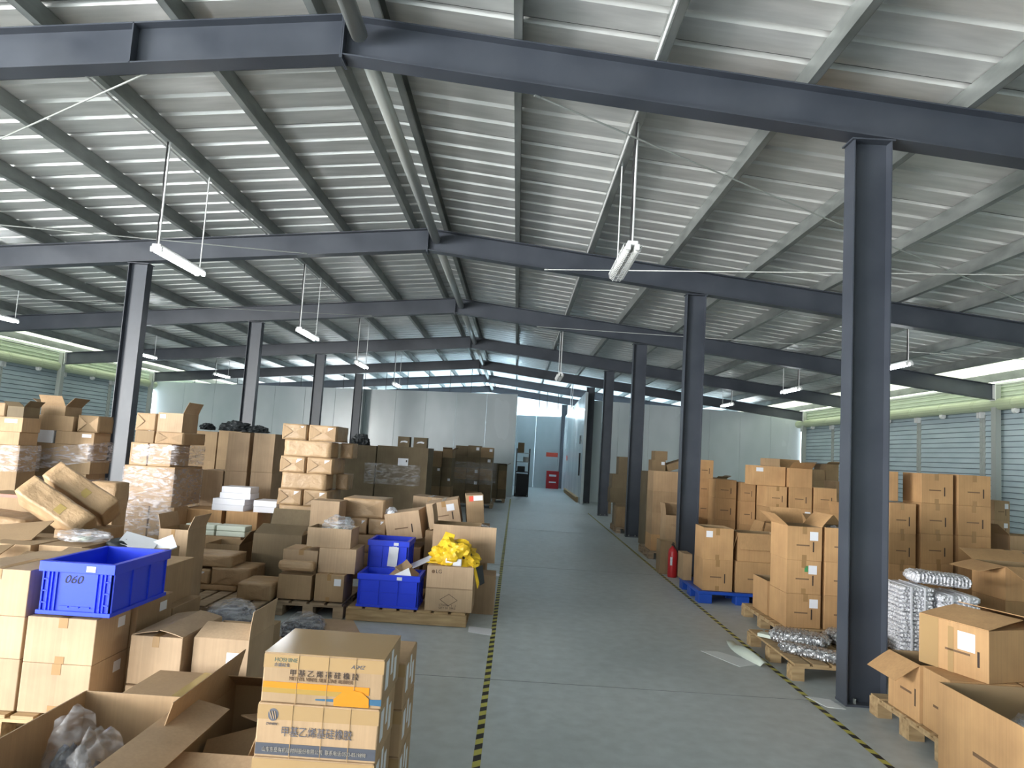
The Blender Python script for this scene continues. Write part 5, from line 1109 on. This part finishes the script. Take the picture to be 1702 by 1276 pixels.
# ------------------------------------------------------------ far corridor
t = thing('fire_cabinet', 'red fire equipment box on the floor at the corridor end', 'fire box', (1.93, 36.75, 0))
part_box('body', 'red', t, -.32, .32, -.12, .12, 0, .9, .01); part_box('printed_mark', 'sticker', t, -.18, .18, -.13, -.121, .62, .72); part_box('printed_mark', 'sticker', t, -.18, .18, -.13, -.121, .30, .36)
o = MB().box(-.3, .3, -.006, 0, 0, .22).obj('wall_notice', 'red_print'); o.location = (1.85, 36.985, 1.62); tag(o, 'red and white notice on the far corridor wall', 'notice')
o = MB().box(0, .006, -.3, .3, 0, .22).obj('wall_notice', 'red_print'); o.location = (2.412, 34, 1.5); tag(o, 'faint red notice on the right corridor wall', 'notice')
for k, (y, zz_) in enumerate(((27.35, 2.2), (26.8, 2.2))):
    o = MB().box(-.02, 0, -.14, .14, 0, .32).obj('control_box', 'black_metal' if k == 0 else 'galvanised'); o.location = (2.42, y, zz_); tag(o, ['black control box on the corridor wall end panel', 'grey control box beside the black control box'][k], 'control box')
t = thing('door_handle_bar', 'vertical grey handle bars on the corridor wall panel', 'handle', (2.405, 26.9, 1.0))
MB().tube((0, 0, 0), (0, 0, .85), .015).tube((0, .3, 0), (0, .3, .85), .015).obj('bars', 'black_metal', t)
t = thing('storage_rack', 'dark storage rack with goods at the left of the corridor', 'rack', (.28, 28.9, 0))
for x in (-.26, .26):
    for y in (-.5, .5): part_box('upright', 'black_metal', t, x - .02, x + .02, y - .02, y + .02, 0, 1.9)
for z in (.05, .95, 1.35, 1.7): part_box('shelf', 'galvanised' if z > 1.3 else 'black_metal', t, -.26, .26, -.5, .5, z, z + .03)
for k, (x, z, s, mm, lb) in enumerate([(0, .082, (.46, .9, .80), 'black_metal', 'large dark case on the lowest rack shelf'), (-.05, .982, (.3, .6, .2), 'black_cloth', 'black goods on the middle rack shelf'), (.12, 1.382, (.22, .5, .18), 'galvanised', 'grey goods on the upper rack shelf'), (-.1, 1.732, (.26, .5, .40), 'c', 'brown box on top of the dark rack')]):
    o = MB().box(-s[0] / 2, s[0] / 2, -s[1] / 2, s[1] / 2, 0, s[2]).obj('rack_goods', mm); o.location = (.28 + x, 28.9, z); tag(o, lb, 'goods', 'goods on the corridor rack')
for i, (x, y) in enumerate(((.9, 31.9), (1.25, 31.9), (1.75, 31.9))):
    o = MB().tube((x, y, 3.75), (x, y, bz(x) + .01), .015, 6).obj('hanging_rod', 'black_metal'); tag(o, f"{['left', 'middle', 'right'][i]} thin hanging rod above the far corridor", 'rod', 'hanging rods in the corridor')
for i in range(16):
    x = -13 + i * .85 if i < 14 else 4.5 + (i - 14) * 2.6
    y = YW + .5
    t = thing('ceiling_hanger', f"black hanger above the far {'left' if x < 2 else 'right'} panel wall, {['1st', '2nd', '3rd', '4th', '5th', '6th', '7th', '8th', '9th', '10th', '11th', '12th', '13th', '14th', '1st', '2nd'][i]} from its left end", 'hanger', (x, y, 0), group='ceiling hangers behind the panel walls')
    MB().tube((0, 0, 3.3), (0, 0, bz(x) + .5), .012, 6).obj('rod', 'black_metal', t); part_box('foot', 'black_metal', t, -.12, .12, -.03, .03, 3.25, 3.3)
# white plastic conduit along the lamp purlins
for x, ya, yb, lb in ((.935, -2, 26, 'white conduit along the purlin above the aisle lights'), (-4.19, 5.6, 26, 'white conduit along the purlin of the left lights')):
    mb = MB(); mb.tube((x, ya, bz(x) + .372), (x, yb, bz(x) + .372), .013, 8); o = mb.obj('conduit', 'white_metal'); tag(o, lb, 'conduit')

slab('cardboard_piece', 'b', (-1.19, 3.35, .27), (.18, -.25, .2), (.30, .34, .006), 'folded brown flap lying inside the deep open box')
slab('cardboard_piece', 'a', (-1.12, 3.62, .31), (-.3, .2, -.2), (.22, .24, .006), 'pale torn flap at the back inside the deep open box')
